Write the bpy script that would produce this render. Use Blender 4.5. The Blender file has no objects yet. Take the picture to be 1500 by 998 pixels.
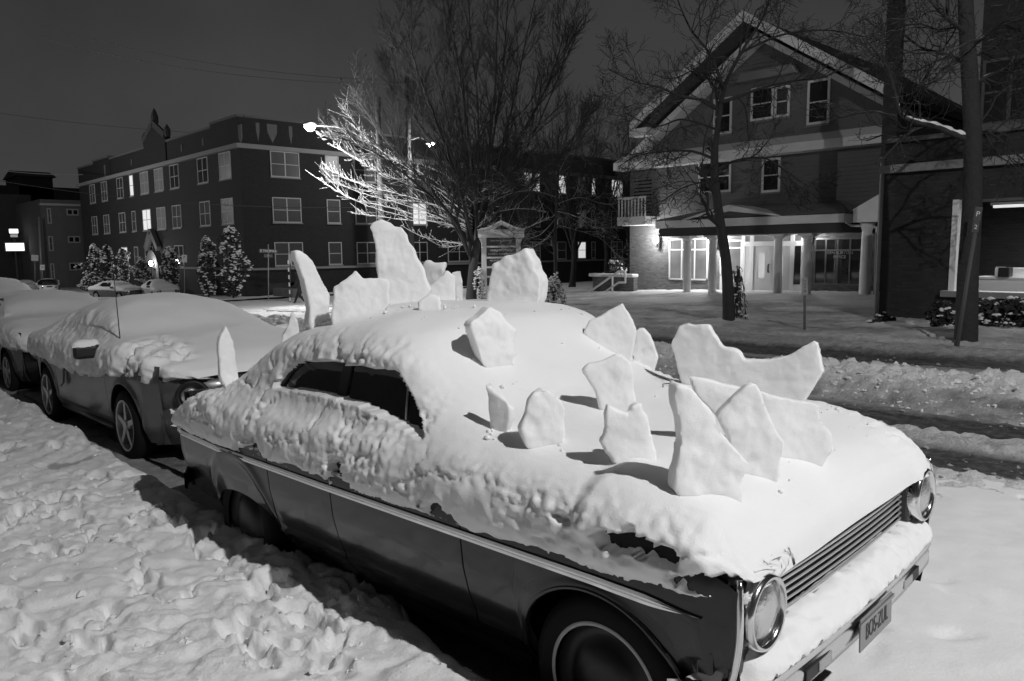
import bpy, bmesh, math, random
import numpy as np
from mathutils import Vector, Matrix
random.seed(7)
sc = bpy.context.scene
COL = sc.collection
PI = math.pi
RAD = math.radians

# ------------------------------------------------------------------ camera
F_PX, CX, CY, CAM_H = 1118.0, 750.0, 499.0, 1.768
def _unit(v): return v / np.linalg.norm(v)
_vl = np.array([-306 - CX, 378 - CY, F_PX]); _vr = np.array([1950 - CX, 352 - CY, F_PX])
_ex = -_unit(_vl); _ey = _unit(_vr); _ey = _unit(_ey - _ex * np.dot(_ex, _ey)); _ez = np.cross(_ex, _ey)
RW = np.stack([_ex, _ey, _ez])                      # view axes -> world
CAM = np.array([0.0, 0.0, CAM_H])
def ray(px, py): return RW @ np.array([px - CX, py - CY, F_PX])
def on_z(px, py, z):
    d = ray(px, py); return CAM + d * ((z - CAM_H) / d[2])
def on_y(px, py, y):
    d = ray(px, py); return CAM + d * (y / d[1])
def on_x(px, py, x):
    d = ray(px, py); return CAM + d * (x / d[0])
def terr(x): return np.interp(x, [-320, -90, -58, -50, -40, -20, -1.6, 200], [-5.5, -2.1, -1.5, -1.33, -1.08, -.368, 0, 0])
def on_ground(px, py, dz=0.0):
    z = dz
    for _ in range(60):
        p = on_z(px, py, z); z = .5 * z + .5 * (float(terr(p[0])) + dz)
    return on_z(px, py, z)
def depth_of(p): return float((RW.T @ (np.array(p) - CAM))[2])
cam_data = bpy.data.cameras.new('camera'); cam = bpy.data.objects.new('camera', cam_data); COL.objects.link(cam)
cam_data.sensor_fit = 'HORIZONTAL'; cam_data.sensor_width = 36.0; cam_data.lens = 36.0 * F_PX / 1500.0
cam_data.clip_start = .05; cam_data.clip_end = 1500
_r, _d, _f = RW[:, 0], RW[:, 1], RW[:, 2]
cam.matrix_world = Matrix(((_r[0], -_d[0], -_f[0], 0), (_r[1], -_d[1], -_f[1], 0), (_r[2], -_d[2], -_f[2], CAM_H), (0, 0, 0, 1)))
sc.camera = cam

# ------------------------------------------------------------------ noise
def _hash(ix, iy, iz, seed):
    h = (ix.astype(np.int64) * 374761393 + iy.astype(np.int64) * 668265263 + iz.astype(np.int64) * 2147483647 + seed * 974634777) & 0xffffffff
    h = ((h ^ (h >> 13)) * 1274126177) & 0xffffffff
    h = ((h ^ (h >> 16)) * 2246822519) & 0xffffffff
    return ((h ^ (h >> 15)) & 0xffffff) / float(0xffffff)
def vnoise(x, y, z=None, seed=0):
    x = np.asarray(x, float); y = np.asarray(y, float)
    z = np.zeros_like(x) if z is None else np.asarray(z, float)
    ix, iy, iz = np.floor(x), np.floor(y), np.floor(z)
    fx, fy, fz = x - ix, y - iy, z - iz
    fx, fy, fz = [f * f * f * (f * (f * 6 - 15) + 10) for f in (fx, fy, fz)]
    r = 0
    for a in (0, 1):
        for b in (0, 1):
            for c in (0, 1):
                r = r + _hash(ix + a, iy + b, iz + c, seed) * (fx if a else 1 - fx) * (fy if b else 1 - fy) * (fz if c else 1 - fz)
    return r * 2 - 1
def fbm(x, y, z=None, oct=4, seed=0, gain=.5, lac=2.03):
    r, a, f, t = 0, 1.0, 1.0, 0.0
    for k in range(oct):
        r = r + a * vnoise(x * f + 17.3 * k, y * f - 9.1 * k, None if z is None else z * f + 3.7 * k, seed + k); t += a
        a *= gain; f *= lac
    return r / t
def worley(x, y, z=None, seed=0):
    """distance to the nearest feature point (jittered lattice)"""
    x = np.asarray(x, float); y = np.asarray(y, float)
    best = np.full(x.shape, 9.0)
    ix, iy = np.floor(x), np.floor(y)
    if z is None:
        for a in (-1, 0, 1):
            for b in (-1, 0, 1):
                gx, gy = ix + a, iy + b; o = np.zeros_like(gx)
                px = gx + _hash(gx, gy, o, seed); py = gy + _hash(gx, gy, o, seed + 5)
                best = np.minimum(best, (px - x) ** 2 + (py - y) ** 2)
        return np.sqrt(best)
    iz = np.floor(z)
    for a in (-1, 0, 1):
        for b in (-1, 0, 1):
            for c in (-1, 0, 1):
                gx, gy, gz = ix + a, iy + b, iz + c
                px = gx + _hash(gx, gy, gz, seed); py = gy + _hash(gx, gy, gz, seed + 5); pz = gz + _hash(gx, gy, gz, seed + 9)
                best = np.minimum(best, (px - x) ** 2 + (py - y) ** 2 + (pz - z) ** 2)
    return np.sqrt(best)
def sstep(a, b, x):
    t = np.clip((np.asarray(x, float) - a) / (b - a), 0, 1); return t * t * (3 - 2 * t)

# ------------------------------------------------------------------ objects
def tag(o, label=None, cat=None, group=None, kind=None):
    if label: o['label'] = label
    if cat: o['category'] = cat
    if group: o['group'] = group
    if kind: o['kind'] = kind
    return o
def empty(name, loc=(0, 0, 0), rot=(0, 0, 0)):
    o = bpy.data.objects.new(name, None); COL.objects.link(o)
    o.empty_display_size = .2
    o.location = loc; o.rotation_euler = rot; return o
def link_mesh(name, me, mat, parent=None, smooth=False):
    if mat is not None:
        me.materials.clear(); me.materials.append(mat)
    if smooth: me.polygons.foreach_set('use_smooth', [True] * len(me.polygons))
    o = bpy.data.objects.new(name, me); COL.objects.link(o)
    if parent is not None: o.parent = parent
    return o
def grid_obj(name, V, mat, parent=None, wrap=False, attr=None, smooth=True):
    """V: (n, m, 3) array of points -> one quad sheet; wrap closes the second direction"""
    n, m = V.shape[:2]
    idx = np.arange(n * m).reshape(n, m)
    if wrap: idx = np.concatenate([idx, idx[:, :1]], 1)
    q = np.stack([idx[:-1, :-1], idx[1:, :-1], idx[1:, 1:], idx[:-1, 1:]], -1).reshape(-1, 4)
    me = bpy.data.meshes.new(name)
    me.vertices.add(n * m); me.vertices.foreach_set('co', V.astype(np.float32).ravel())
    me.loops.add(q.size); me.loops.foreach_set('vertex_index', q.astype(np.int32).ravel())
    me.polygons.add(len(q)); me.polygons.foreach_set('loop_start', (np.arange(len(q)) * 4).astype(np.int32))
    me.polygons.foreach_set('use_smooth', np.full(len(q), smooth))
    me.update(calc_edges=True); me.validate()
    if attr is not None:
        a = me.attributes.new('dirt', 'FLOAT', 'POINT'); a.data.foreach_set('value', attr.astype(np.float32).ravel())
    return link_mesh(name, me, mat, parent)
class MB:
    """collects boxes, bars, tubes and prisms; build() links them as ONE mesh object"""
    def __init__(s): s.v = []; s.f = []
    def add(s, vs, fs):
        b = len(s.v); s.v += [tuple(map(float, p)) for p in vs]; s.f += [tuple(b + i for i in f) for f in fs]; return s
    def box(s, c, d, rz=0.0, M=None):
        x, y, z = d[0] / 2, d[1] / 2, d[2] / 2
        p = [Vector(q) for q in ((-x, -y, -z), (x, -y, -z), (x, y, -z), (-x, y, -z), (-x, -y, z), (x, -y, z), (x, y, z), (-x, y, z))]
        R = M if M is not None else Matrix.Rotation(rz, 3, 'Z')
        return s.add([R @ q + Vector(c) for q in p], [(0, 3, 2, 1), (4, 5, 6, 7), (0, 1, 5, 4), (1, 2, 6, 5), (2, 3, 7, 6), (3, 0, 4, 7)])
    def span(s, a, b):
        return s.box([(a[i] + b[i]) / 2 for i in range(3)], [abs(b[i] - a[i]) for i in range(3)])
    def bar(s, a, b, w, h, up=(0, 0, 1)):
        a, b = Vector(a), Vector(b); d = (b - a); L = d.length
        if L < 1e-6: return s
        x = d / L; y = Vector(up).cross(x)
        if y.length < 1e-4: y = Vector((0, 1, 0)).cross(x)
        y.normalize(); z = x.cross(y)
        return s.box((a + b) / 2, (L, w, h), M=Matrix((x, y, z)).transposed())
    def tube(s, pts, radii, n=8, cap=True, sx=1.0):
        pts = [Vector(p) for p in pts]
        if not hasattr(radii, '__len__'): radii = [radii] * len(pts)
        t = (pts[1] - pts[0]).normalized(); u = t.orthogonal().normalized(); base = len(s.v)
        for i, p in enumerate(pts):
            if i < len(pts) - 1: t2 = (pts[i + 1] - p)
            else: t2 = (p - pts[i - 1])
            if i > 0: t2 = t2.normalized() + (p - pts[i - 1]).normalized()
            if t2.length > 1e-9: t = t2.normalized()
            u = (u - t * u.dot(t))
            u = u.normalized() if u.length > 1e-6 else t.orthogonal().normalized()
            w = t.cross(u)
            for k in range(n):
                a = 2 * PI * k / n
                s.v.append(tuple(p + (u * math.cos(a) * sx + w * math.sin(a)) * radii[i]))
        for i in range(len(pts) - 1):
            for k in range(n):
                k2 = (k + 1) % n
                s.f.append((base + i * n + k, base + i * n + k2, base + (i + 1) * n + k2, base + (i + 1) * n + k))
        if cap:
            s.f.append(tuple(base + k for k in reversed(range(n)))); e = base + (len(pts) - 1) * n
            s.f.append(tuple(e + k for k in range(n)))
        return s
    def lathe(s, prof, c=(0, 0, 0), axis='Z', n=24, cap=False):
        """prof: (radius, along) pairs"""
        b = len(s.v); c = Vector(c)
        for r, h in prof:
            for k in range(n):
                a = 2 * PI * k / n; x, y = r * math.cos(a), r * math.sin(a)
                q = (x, y, h) if axis == 'Z' else ((h, x, y) if axis == 'X' else (y, h, x))
                s.v.append(tuple(Vector(q) + c))
        for i in range(len(prof) - 1):
            for k in range(n):
                k2 = (k + 1) % n
                s.f.append((b + i * n + k, b + i * n + k2, b + (i + 1) * n + k2, b + (i + 1) * n + k))
        if cap:
            s.f.append(tuple(b + k for k in reversed(range(n)))); e = b + (len(prof) - 1) * n; s.f.append(tuple(e + k for k in range(n)))
        return s
    def prism(s, poly, a, b, axis='Y'):
        """2D polygon extruded from a to b along an axis; poly in the two other axes"""
        n = len(poly); vs = []
        for t in (a, b):
            for p, q in poly:
                vs.append((p, t, q) if axis == 'Y' else ((t, p, q) if axis == 'X' else (p, q, t)))
        fs = [tuple(range(n)), tuple(reversed(range(n, 2 * n)))] + [(i, i + n, (i + 1) % n + n, (i + 1) % n) for i in range(n)]
        return s.add(vs, fs)
    def build(s, name, mat, parent=None, smooth=False, bevel=0.0, seg=2, auto=None):
        me = bpy.data.meshes.new(name); me.from_pydata(s.v, [], s.f); me.update()
        bm = bmesh.new(); bm.from_mesh(me); bmesh.ops.recalc_face_normals(bm, faces=bm.faces); bm.to_mesh(me); bm.free()
        o = link_mesh(name, me, mat, parent, smooth)
        if smooth and auto:
            try: me.set_sharp_from_angle(angle=RAD(auto))
            except Exception: pass
        if bevel:
            m = o.modifiers.new('bevel', 'BEVEL'); m.width = bevel; m.segments = seg; m.limit_method = 'ANGLE'; m.angle_limit = RAD(40)
        return o
def text_obj(name, s, size, mat, parent, loc, rot, depth=.004, align='CENTER', squeeze=1.0):
    cu = bpy.data.curves.new(name, 'FONT'); cu.body = s; cu.size = size; cu.extrude = depth; cu.align_x = align; cu.align_y = 'CENTER'
    t = bpy.data.objects.new(name, cu); COL.objects.link(t)
    bpy.context.view_layer.update()
    me = bpy.data.meshes.new_from_object(t.evaluated_get(bpy.context.evaluated_depsgraph_get()))
    bpy.data.objects.remove(t)
    me.name = name
    o = link_mesh(name, me, mat, parent); o.location = loc; o.rotation_euler = rot; o.scale = (squeeze, 1, 1); return o
def children_of(o): return [c for c in bpy.data.objects if c.parent is o]
def copy_tree(o, parent=None):
    c = o.copy(); COL.objects.link(c)
    if parent is not None: c.parent = parent
    for ch in children_of(o): copy_tree(ch, c)
    return c

# ------------------------------------------------------------------ materials
def mat(name, base=.5, rough=.6, metal=0.0, var=0.0, vscale=4.0, bump=0.0, bscale=60.0, bdist=.01, emit=0.0, spec=.5, coat=0.0,
        snow=0.0, snow_at=.45, dirt=None, brick=None, sub=0.0, trans=0.0, streak=None, bump2=None, snow_scale=9.0):
    m = bpy.data.materials.new(name); m.use_nodes = True; nt = m.node_tree; N = nt.nodes; L = nt.links
    p = N['Principled BSDF']
    def new(t, **k):
        n = N.new(t)
        for a, b in k.items(): setattr(n, a, b)
        return n
    def mth(op, a, b=None, c=None):
        n = new('ShaderNodeMath', operation=op)
        for i, v in enumerate((a, b, c)):
            if v is None: continue
            if isinstance(v, (int, float)): n.inputs[i].default_value = v
            else: L.new(v, n.inputs[i])
        return n.outputs[0]
    def noise(scale, detail=4, rough_=.55, vec=None):
        n = new('ShaderNodeTexNoise'); n.inputs['Scale'].default_value = scale; n.inputs['Detail'].default_value = detail; n.inputs['Roughness'].default_value = rough_
        L.new(vec if vec is not None else co.outputs['Object'], n.inputs['Vector']); return n.outputs['Fac']
    co = new('ShaderNodeTexCoord')
    val = None
    if brick:
        sx = new('ShaderNodeSeparateXYZ'); L.new(co.outputs['Object'], sx.inputs[0])
        cb = new('ShaderNodeCombineXYZ'); L.new(mth('ADD', sx.outputs[0], sx.outputs[1]), cb.inputs[0]); L.new(sx.outputs[2], cb.inputs[1])
        bt = new('ShaderNodeTexBrick'); L.new(cb.outputs[0], bt.inputs['Vector'])
        bt.inputs['Color1'].default_value = (brick[0],) * 3 + (1,); bt.inputs['Color2'].default_value = (brick[1],) * 3 + (1,)
        bt.inputs['Mortar'].default_value = (brick[2],) * 3 + (1,)
        bt.inputs['Scale'].default_value = 1.0; bt.inputs['Brick Width'].default_value = .23; bt.inputs['Row Height'].default_value = .078
        bt.inputs['Mortar Size'].default_value = .010; bt.inputs['Bias'].default_value = -.1
        bw = new('ShaderNodeRGBToBW'); L.new(bt.outputs['Color'], bw.inputs[0]); val = bw.outputs[0]
        bfac = bt.outputs['Fac']
    if streak:                                                     # clapboard / plank courses, every streak[0] metres
        sx = new('ShaderNodeSeparateXYZ'); L.new(co.outputs['Object'], sx.inputs[0])
        fr = mth('FRACT', mth('DIVIDE', sx.outputs[2], streak[0]))
        lap = fr
    if val is None:
        v = new('ShaderNodeValue'); v.outputs[0].default_value = base; val = v.outputs[0]
    if var:
        val = mth('MULTIPLY', val, mth('ADD', 1 - var, mth('MULTIPLY', noise(vscale, 5), 2 * var)))
    if dirt:                                                       # attribute 0..1 from dirty slush and painted gutter shade to clean snow, broken up by noise
        at = new('ShaderNodeAttribute'); at.attribute_name = 'dirt'
        f = mth('ADD', at.outputs['Fac'], mth('MULTIPLY', mth('SUBTRACT', noise(dirt[2], 6, .7), .5), dirt[3]))
        f = mth('MINIMUM', mth('MAXIMUM', f, 0.0), 1.0)
        clean = val
        dk = mth('MULTIPLY', dirt[0], mth('ADD', .6, mth('MULTIPLY', noise(dirt[2] * 2.3, 5, .7), .8)))
        val = mth('ADD', mth('MULTIPLY', clean, f), mth('MULTIPLY', dk, mth('SUBTRACT', 1.0, f)))
    rgh = None
    if snow:
        ge = new('ShaderNodeNewGeometry'); sn = new('ShaderNodeSeparateXYZ'); L.new(ge.outputs['Normal'], sn.inputs[0])
        k = mth('ADD', sn.outputs[2], mth('MULTIPLY', mth('SUBTRACT', noise(snow_scale, 4), .5), .9))
        k = mth('MULTIPLY', mth('SUBTRACT', k, snow_at), 6.0); k = mth('MINIMUM', mth('MAXIMUM', k, 0.0), snow)
        val = mth('ADD', mth('MULTIPLY', val, mth('SUBTRACT', 1.0, k)), mth('MULTIPLY', k, .78))
        rgh = mth('ADD', mth('MULTIPLY', mth('SUBTRACT', 1.0, k), rough), mth('MULTIPLY', k, .7))
    cc = new('ShaderNodeCombineColor')
    for i in range(3): L.new(val, cc.inputs[i])
    L.new(cc.outputs[0], p.inputs['Base Color'])
    p.inputs['Roughness'].default_value = rough
    if rgh is not None: L.new(rgh, p.inputs['Roughness'])
    p.inputs['Metallic'].default_value = metal; p.inputs['Specular IOR Level'].default_value = spec
    if coat: p.inputs['Coat Weight'].default_value = coat; p.inputs['Coat Roughness'].default_value = .06
    if trans: p.inputs['Transmission Weight'].default_value = trans
    if sub:
        p.inputs['Subsurface Weight'].default_value = sub; p.inputs['Subsurface Radius'].default_value = (.03, .03, .03); p.inputs['Subsurface Scale'].default_value = 1.0
    if emit:
        p.inputs['Emission Color'].default_value = (1, 1, 1, 1); p.inputs['Emission Strength'].default_value = emit
    hs = []
    if bump: hs.append((noise(bscale, 5, .6), bump))
    if bump2: hs.append((noise(bump2[0], 4, .6), bump2[1]))
    if brick: hs.append((mth('SUBTRACT', 1.0, bfac), .6))
    if streak: hs.append((lap, streak[1]))
    prev = None
    for h, st in hs:
        b = new('ShaderNodeBump'); b.inputs['Strength'].default_value = st; b.inputs['Distance'].default_value = bdist
        L.new(h, b.inputs['Height'])
        if prev is not None: L.new(prev, b.inputs['Normal'])
        prev = b.outputs[0]
    if prev is not None: L.new(prev, p.inputs['Normal'])
    return m
SNOW = mat('snow', .84, .75, var=.05, vscale=3, bump=.35, bscale=160, bdist=.006, spec=.25)
SNOW_SIDE = mat('clinging snow', .82, .8, var=.08, vscale=14, bump=.6, bscale=110, bdist=.012, spec=.2, bump2=(380, .3))
SNOW_BANK = mat('trodden snow', .80, .75, var=.09, vscale=6, bump=.5, bscale=70, bdist=.012, spec=.25, bump2=(260, .3), dirt=(.10, 0, 11, .35))
SNOW_FRONT = mat('street snow', .84, .75, var=.08, vscale=5, bump=.35, bscale=60, bdist=.010, spec=.25, bump2=(220, .2))
SLUSH = mat('slush road', .80, .65, var=.16, vscale=7, bump=1.0, bscale=26, bdist=.035, spec=.35, dirt=(.045, 0, 9, .6), bump2=(150, .5))
ICE = mat('packed snow slab', .90, .6, var=.02, vscale=9, bump=.22, bscale=60, bdist=.006, spec=.3, bump2=(260, .25), sub=.6)
PAINT = mat('dark car paint', .013, .24, var=.7, vscale=5, bump=.05, bscale=240, bdist=.002, coat=.30, spec=.4)
PAINT_GREY = mat('grey car paint', .06, .3, var=.15, vscale=4, bump=.06, bscale=220, bdist=.002, coat=.5)
PAINT_PALE = mat('pale car paint', .6, .3, coat=.5)
CHROME = mat('chrome', .72, .16, metal=1.0, var=.08, vscale=20, bump=.06, bscale=80, bdist=.003)
DULL_METAL = mat('dull metal', .38, .42, metal=.8, var=.12, vscale=12, bump=.1, bscale=60)
RUBBER = mat('rubber', .010, .8, spec=.2, bump=.2, bscale=80, bdist=.003)
BLACK = mat('black plastic', .012, .5)
UNDER = mat('underbody', .012, .9)
CAR_GLASS = mat('dark car glass', .014, .07, spec=.6, var=.3, vscale=5)
WHITEWALL = mat('whitewall', .38, .6, var=.15, vscale=30)
LENS = mat('lamp lens', .62, .12, metal=.85, bump=.6, bscale=45, bdist=.006)
# ------------------------------------------------------------------ sky
w = bpy.data.worlds.new('World'); sc.world = w; w.use_nodes = True
wn = w.node_tree.nodes; wl = w.node_tree.links
bg = wn['Background']
tc = wn.new('ShaderNodeTexCoord'); sp = wn.new('ShaderNodeSeparateXYZ'); wl.new(tc.outputs['Generated'], sp.inputs[0])
rp = wn.new('ShaderNodeValToRGB'); wl.new(sp.outputs[2], rp.inputs[0])
rp.color_ramp.elements[0].position = 0.0; rp.color_ramp.elements[0].color = (.044, .044, .044, 1)
rp.color_ramp.elements[1].position = 1.0; rp.color_ramp.elements[1].color = (.016, .016, .016, 1)
e = rp.color_ramp.elements.new(.22); e.color = (.033, .033, .033, 1)
e = rp.color_ramp.elements.new(.45); e.color = (.019, .019, .019, 1)
nz = wn.new('ShaderNodeTexNoise'); nz.inputs['Scale'].default_value = 3.2; nz.inputs['Detail'].default_value = 5; wl.new(tc.outputs['Generated'], nz.inputs['Vector'])
mr = wn.new('ShaderNodeMapRange'); mr.inputs[1].default_value = .3; mr.inputs[2].default_value = .7; mr.inputs[3].default_value = .64; mr.inputs[4].default_value = 1.04; wl.new(nz.outputs['Fac'], mr.inputs[0])
vm = wn.new('ShaderNodeVectorMath'); vm.operation = 'SCALE'; wl.new(rp.outputs[0], vm.inputs[0]); wl.new(mr.outputs[0], vm.inputs['Scale'])
wl.new(vm.outputs[0], bg.inputs['Color']); bg.inputs['Strength'].default_value = 1.0
sc.view_settings.view_transform = 'Standard'; sc.view_settings.look = 'None'; sc.view_settings.exposure = .62; sc.view_settings.gamma = 1
sc.cycles.use_denoising = True
sc.cycles.max_bounces = 6; sc.cycles.diffuse_bounces = 4; sc.cycles.glossy_bounces = 3; sc.cycles.transmission_bounces = 3
sc.cycles.sample_clamp_indirect = 4.0; sc.cycles.caustics_reflective = False; sc.cycles.caustics_refractive = False
sl = bpy.data.lights.new('sky_glow', 'SUN'); sl.energy = .012; sl.angle = RAD(40)
so = bpy.data.objects.new('sky_glow', sl); COL.objects.link(so); so.rotation_euler = (RAD(12), RAD(8), 0); so.location = (0, 0, 60)

# ------------------------------------------------------------------ ground
def axis_pts(knots):
    """knots: (position, step) pairs -> positions with a step that varies in between"""
    out = [knots[0][0]]
    while out[-1] < knots[-1][0]:
        x = out[-1]; out.append(x + float(np.interp(x, [k[0] for k in knots], [k[1] for k in knots])))
    out[-1] = knots[-1][0]
    return np.array(out)
def sheet(name, X, Y, zf, m, kind='structure', attr=None, parent=None):
    gx, gy = np.meshgrid(X, Y, indexing='ij'); z = zf(gx, gy)
    a = attr(gx, gy, z) if attr else None
    o = grid_obj(name, np.stack([gx, gy, z], -1), m, parent, attr=a)
    if kind: o['kind'] = kind
    return o
GROUND = mat('snowy ground', .7, .8, var=.15, vscale=.6, bump=.6, bscale=8, bdist=.05)
sheet('ground', axis_pts([(-420, 30), (-130, 6), (-30, 3), (20, 4), (120, 20), (220, 30)]), axis_pts([(-160, 30), (-20, 4), (50, 4), (320, 40)]),
      lambda x, y: terr(x) - .22, GROUND)
# trodden snow on the near pavement, ending in a ragged edge at the gutter
def edge_y(x): return 1.86 + .13 * fbm(x * .55, x * 0 + 3.1, oct=3, seed=4) + .08 * fbm(x * 2.3, x * 0 + 1.7, oct=3, seed=5)
_pr = random.Random(12)
PRINTS = [(-1.6 - 9.5 * _pr.random() ** 1.5, _pr.uniform(-.5, 1.62), _pr.gauss(PI if _pr.random() < .5 else 0, .35), _pr.uniform(.028, .06)) for _ in range(130)]
def bank_z(x, y):
    lump = fbm(x * 1.1, y * 1.5, oct=3, seed=11) * .034
    w1 = worley(x * 4.2 + .4 * fbm(x * 3, y * 3, seed=3), y * 5.6 + .4 * fbm(x * 3 + 9, y * 3, seed=8), seed=21)
    plates = sstep(.62, .30, w1) * .018 * (1 + fbm(x * 2, y * 2, seed=22))
    w2 = worley(x * 9.5, y * 11.5 + .5 * fbm(x * 6, y * 6, seed=2), seed=31)
    small = np.clip(.55 - w2, 0, .5) * .021 * (.4 + .6 * sstep(-.2, .4, fbm(x * 1.7, y * 1.7, seed=17)))
    crease = -.075 * np.exp(-(fbm(x * 2.1, y * 3.0, oct=4, seed=44) / .035) ** 2) * sstep(-.05, .25, fbm(x * .9, y * .9, seed=45))
    w3 = worley(x * 19 + .5 * fbm(x * 11, y * 11, seed=33), y * 21, seed=34)
    small = small + sstep(.55, .25, w3) * .009 * sstep(-.1, .3, fbm(x * 2.4, y * 2.4, seed=35))
    rough_ = fbm(x * 14, y * 14, oct=4, seed=51) * .009
    z = .20 + lump + plates + small + crease + rough_
    # footprints pressed into the snow
    for (fx, fy, fa, fl) in PRINTS:
        m = (np.abs(x - fx) < .3) & (np.abs(y - fy) < .3)
        if not m.any(): continue
        u = (x[m] - fx) * math.cos(fa) + (y[m] - fy) * math.sin(fa); v = -(x[m] - fx) * math.sin(fa) + (y[m] - fy) * math.cos(fa)
        q = np.sqrt((u / .15) ** 2 + (v / (.052 - .012 * np.sign(u))) ** 2) + .18 * fbm(x[m] * 14, y[m] * 14, oct=3, seed=62)
        z[m] += -fl * sstep(1.12, .80, q) + .4 * fl * np.exp(-((q - 1.3) / .16) ** 2)
    e = edge_y(x)
    t = sstep(e + .10, e - .05, y)
    crest = .045 * np.exp(-((y - e + .14) / .10) ** 2) * (.7 + .6 * fbm(x * 1.6, y * 1.6, oct=2, seed=71))
    low = .015 + .02 * fbm(x * 6, y * 6, oct=3, seed=75)
    return terr(x) + (z + crest) * t + low * (1 - t)
def bank_dirt_shade(x, y, z):
    n = fbm(x * 5, y * 5, oct=4, seed=81)
    d = 1.0 - .55 * sstep(.30, .55, n) * sstep(0, .3, fbm(x * 1.3, y * 1.3, seed=82))
    e = edge_y(x); d = d * (.22 + .78 * sstep(e + .16, e - .02, y))  # gutter snow darkened in the colour for the parked cars' shadow
    return d
sheet('snowy_pavement', axis_pts([(-34, .5), (-16, .09), (-8, .034), (-4, .017), (-1.5, .012), (.4, .02), (5, .2)]), axis_pts([(-2.5, .06), (-.4, .022), (.4, .014), (2.35, .013)]), bank_z, SNOW_BANK, attr=bank_dirt_shade)
# the roadway: parking lane, slushy wheel tracks and ploughed ridges
BANDS_Y = [2.0, 5.9, 6.3, 6.55, 7.05, 7.2, 7.6, 7.75, 8.45, 8.8, 10.9, 11.1, 11.6, 11.75, 12.15, 12.35, 13.2, 13.45, 14.2, 14.4]
BANDS_C = [1.4, 1.4, 1.0, .05, .04, .72, .75, .04, .03, .5, .5, .03, .05, .40, .38, .05, .06, .50, .50, .7]
BANDS_H = [.05, .06, .055, .01, .01, .06, .06, .0, .0, .02, .02, .0, .0, .03, .03, .0, .02, .09, .10, .16]
def road_wob(x, y): return y + .16 * fbm(x * .35, y * .2, oct=2, seed=90) + .07 * fbm(x * 1.6, y * 1.2, oct=2, seed=91)
def road_far(x): return sstep(-13, -22, x)
def road_z(x, y):
    yy = road_wob(x, y)
    h = np.interp(yy, BANDS_Y, BANDS_H)
    chunk = (sstep(.6, .25, worley(x * 6.5 + .4 * fbm(x * 5, y * 5, seed=145), y * 6.5, seed=93)) * .03 + .045 * fbm(x * 7, y * 7, oct=5, seed=146, gain=.62)) * sstep(.02, .06, h) * sstep(5.4, 6.2, y)
    foot = -.05 * sstep(.23, .08, worley(x * 1.7, y * 2.1, seed=95)) * sstep(6.4, 5.6, y)
    foot = foot - .035 * sstep(.30, .12, worley(x * 5.0, y * 6.1, seed=97)) * sstep(6.6, 6.0, y) * sstep(4.6, 5.4, y)
    return terr(x) + h * (1 - .5 * road_far(x)) + chunk + foot + .022 * fbm(x * 1.4, y * 1.4, oct=3, seed=98) + .010 * fbm(x * 7, y * 9, oct=4, seed=99) * (.4 + h * 8)
def front_z(x, y):
    e = sstep(6.45, 6.1, y + .15 * fbm(x * .8, y * .8, oct=3, seed=151)) * sstep(-4.2, -3.4, x) * sstep(2.1, 2.3, y)
    z = road_z(x, y) * 0 + terr(x) + .085 + .030 * fbm(x * .9, y * .9, oct=3, seed=152) + .010 * fbm(x * 4, y * 4, oct=4, seed=153) + .004 * fbm(x * 15, y * 15, oct=3, seed=154)
    for fx, fy, fa, fl in FRONT_PRINTS:
        m = (np.abs(x - fx) < .3) & (np.abs(y - fy) < .3)
        if not m.any(): continue
        u = (x[m] - fx) * math.cos(fa) + (y[m] - fy) * math.sin(fa); v = -(x[m] - fx) * math.sin(fa) + (y[m] - fy) * math.cos(fa)
        z[m] -= fl * sstep(1.1, .8, np.sqrt((u / .12) ** 2 + (v / .045) ** 2) + .25 * fbm(x[m] * 16, y[m] * 16, oct=3, seed=155))
    return z * e + (terr(x) - .10) * (1 - e)
_p2 = random.Random(31)
FRONT_PRINTS = [(_p2.uniform(-2.6, 1.5), 6.0 + _p2.gauss(0, .35), _p2.gauss(0, .5), _p2.uniform(.035, .075)) for _ in range(26)] + [(_p2.uniform(-1.6, .8), _p2.uniform(3.0, 5.8), _p2.gauss(.6, .8), _p2.uniform(.008, .020)) for _ in range(16)]
def road_dirt(x, y, z):
    yy = road_wob(x, y)
    c = np.interp(yy, BANDS_Y, BANDS_C)
    tr = .22 * fbm(x * .25, y * 7, oct=3, seed=101)
    far = road_far(x)
    lane = sstep(4.2, 3.8, y) * sstep(-.9, -1.4, x) * sstep(-40, -30, x)
    c = c * (1 - .85 * lane)
    cf = .78 + .35 * fbm(x * .12, y * 1.1, oct=4, seed=103)
    return np.clip((c + tr * (.3 + c)) * (1 - far) + cf * far * (1 - .8 * lane), 0.02, 1.5)
sheet('road', axis_pts([(-150, 3), (-60, 1.0), (-24, .25), (-12, .075), (-6, .045), (-2, .032), (3, .05), (14, .6), (40, 3)]), axis_pts([(2.2, .04), (4.6, .03), (7.5, .03), (14.4, .05)]), road_z, SLUSH, attr=road_dirt)
sheet('street_snow', axis_pts([(-4.2, .03), (-2, .025), (1, .03), (5, .15), (14, .5)]), axis_pts([(2.1, .03), (4, .025), (6.5, .025)]), front_z, SNOW_FRONT)
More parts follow.
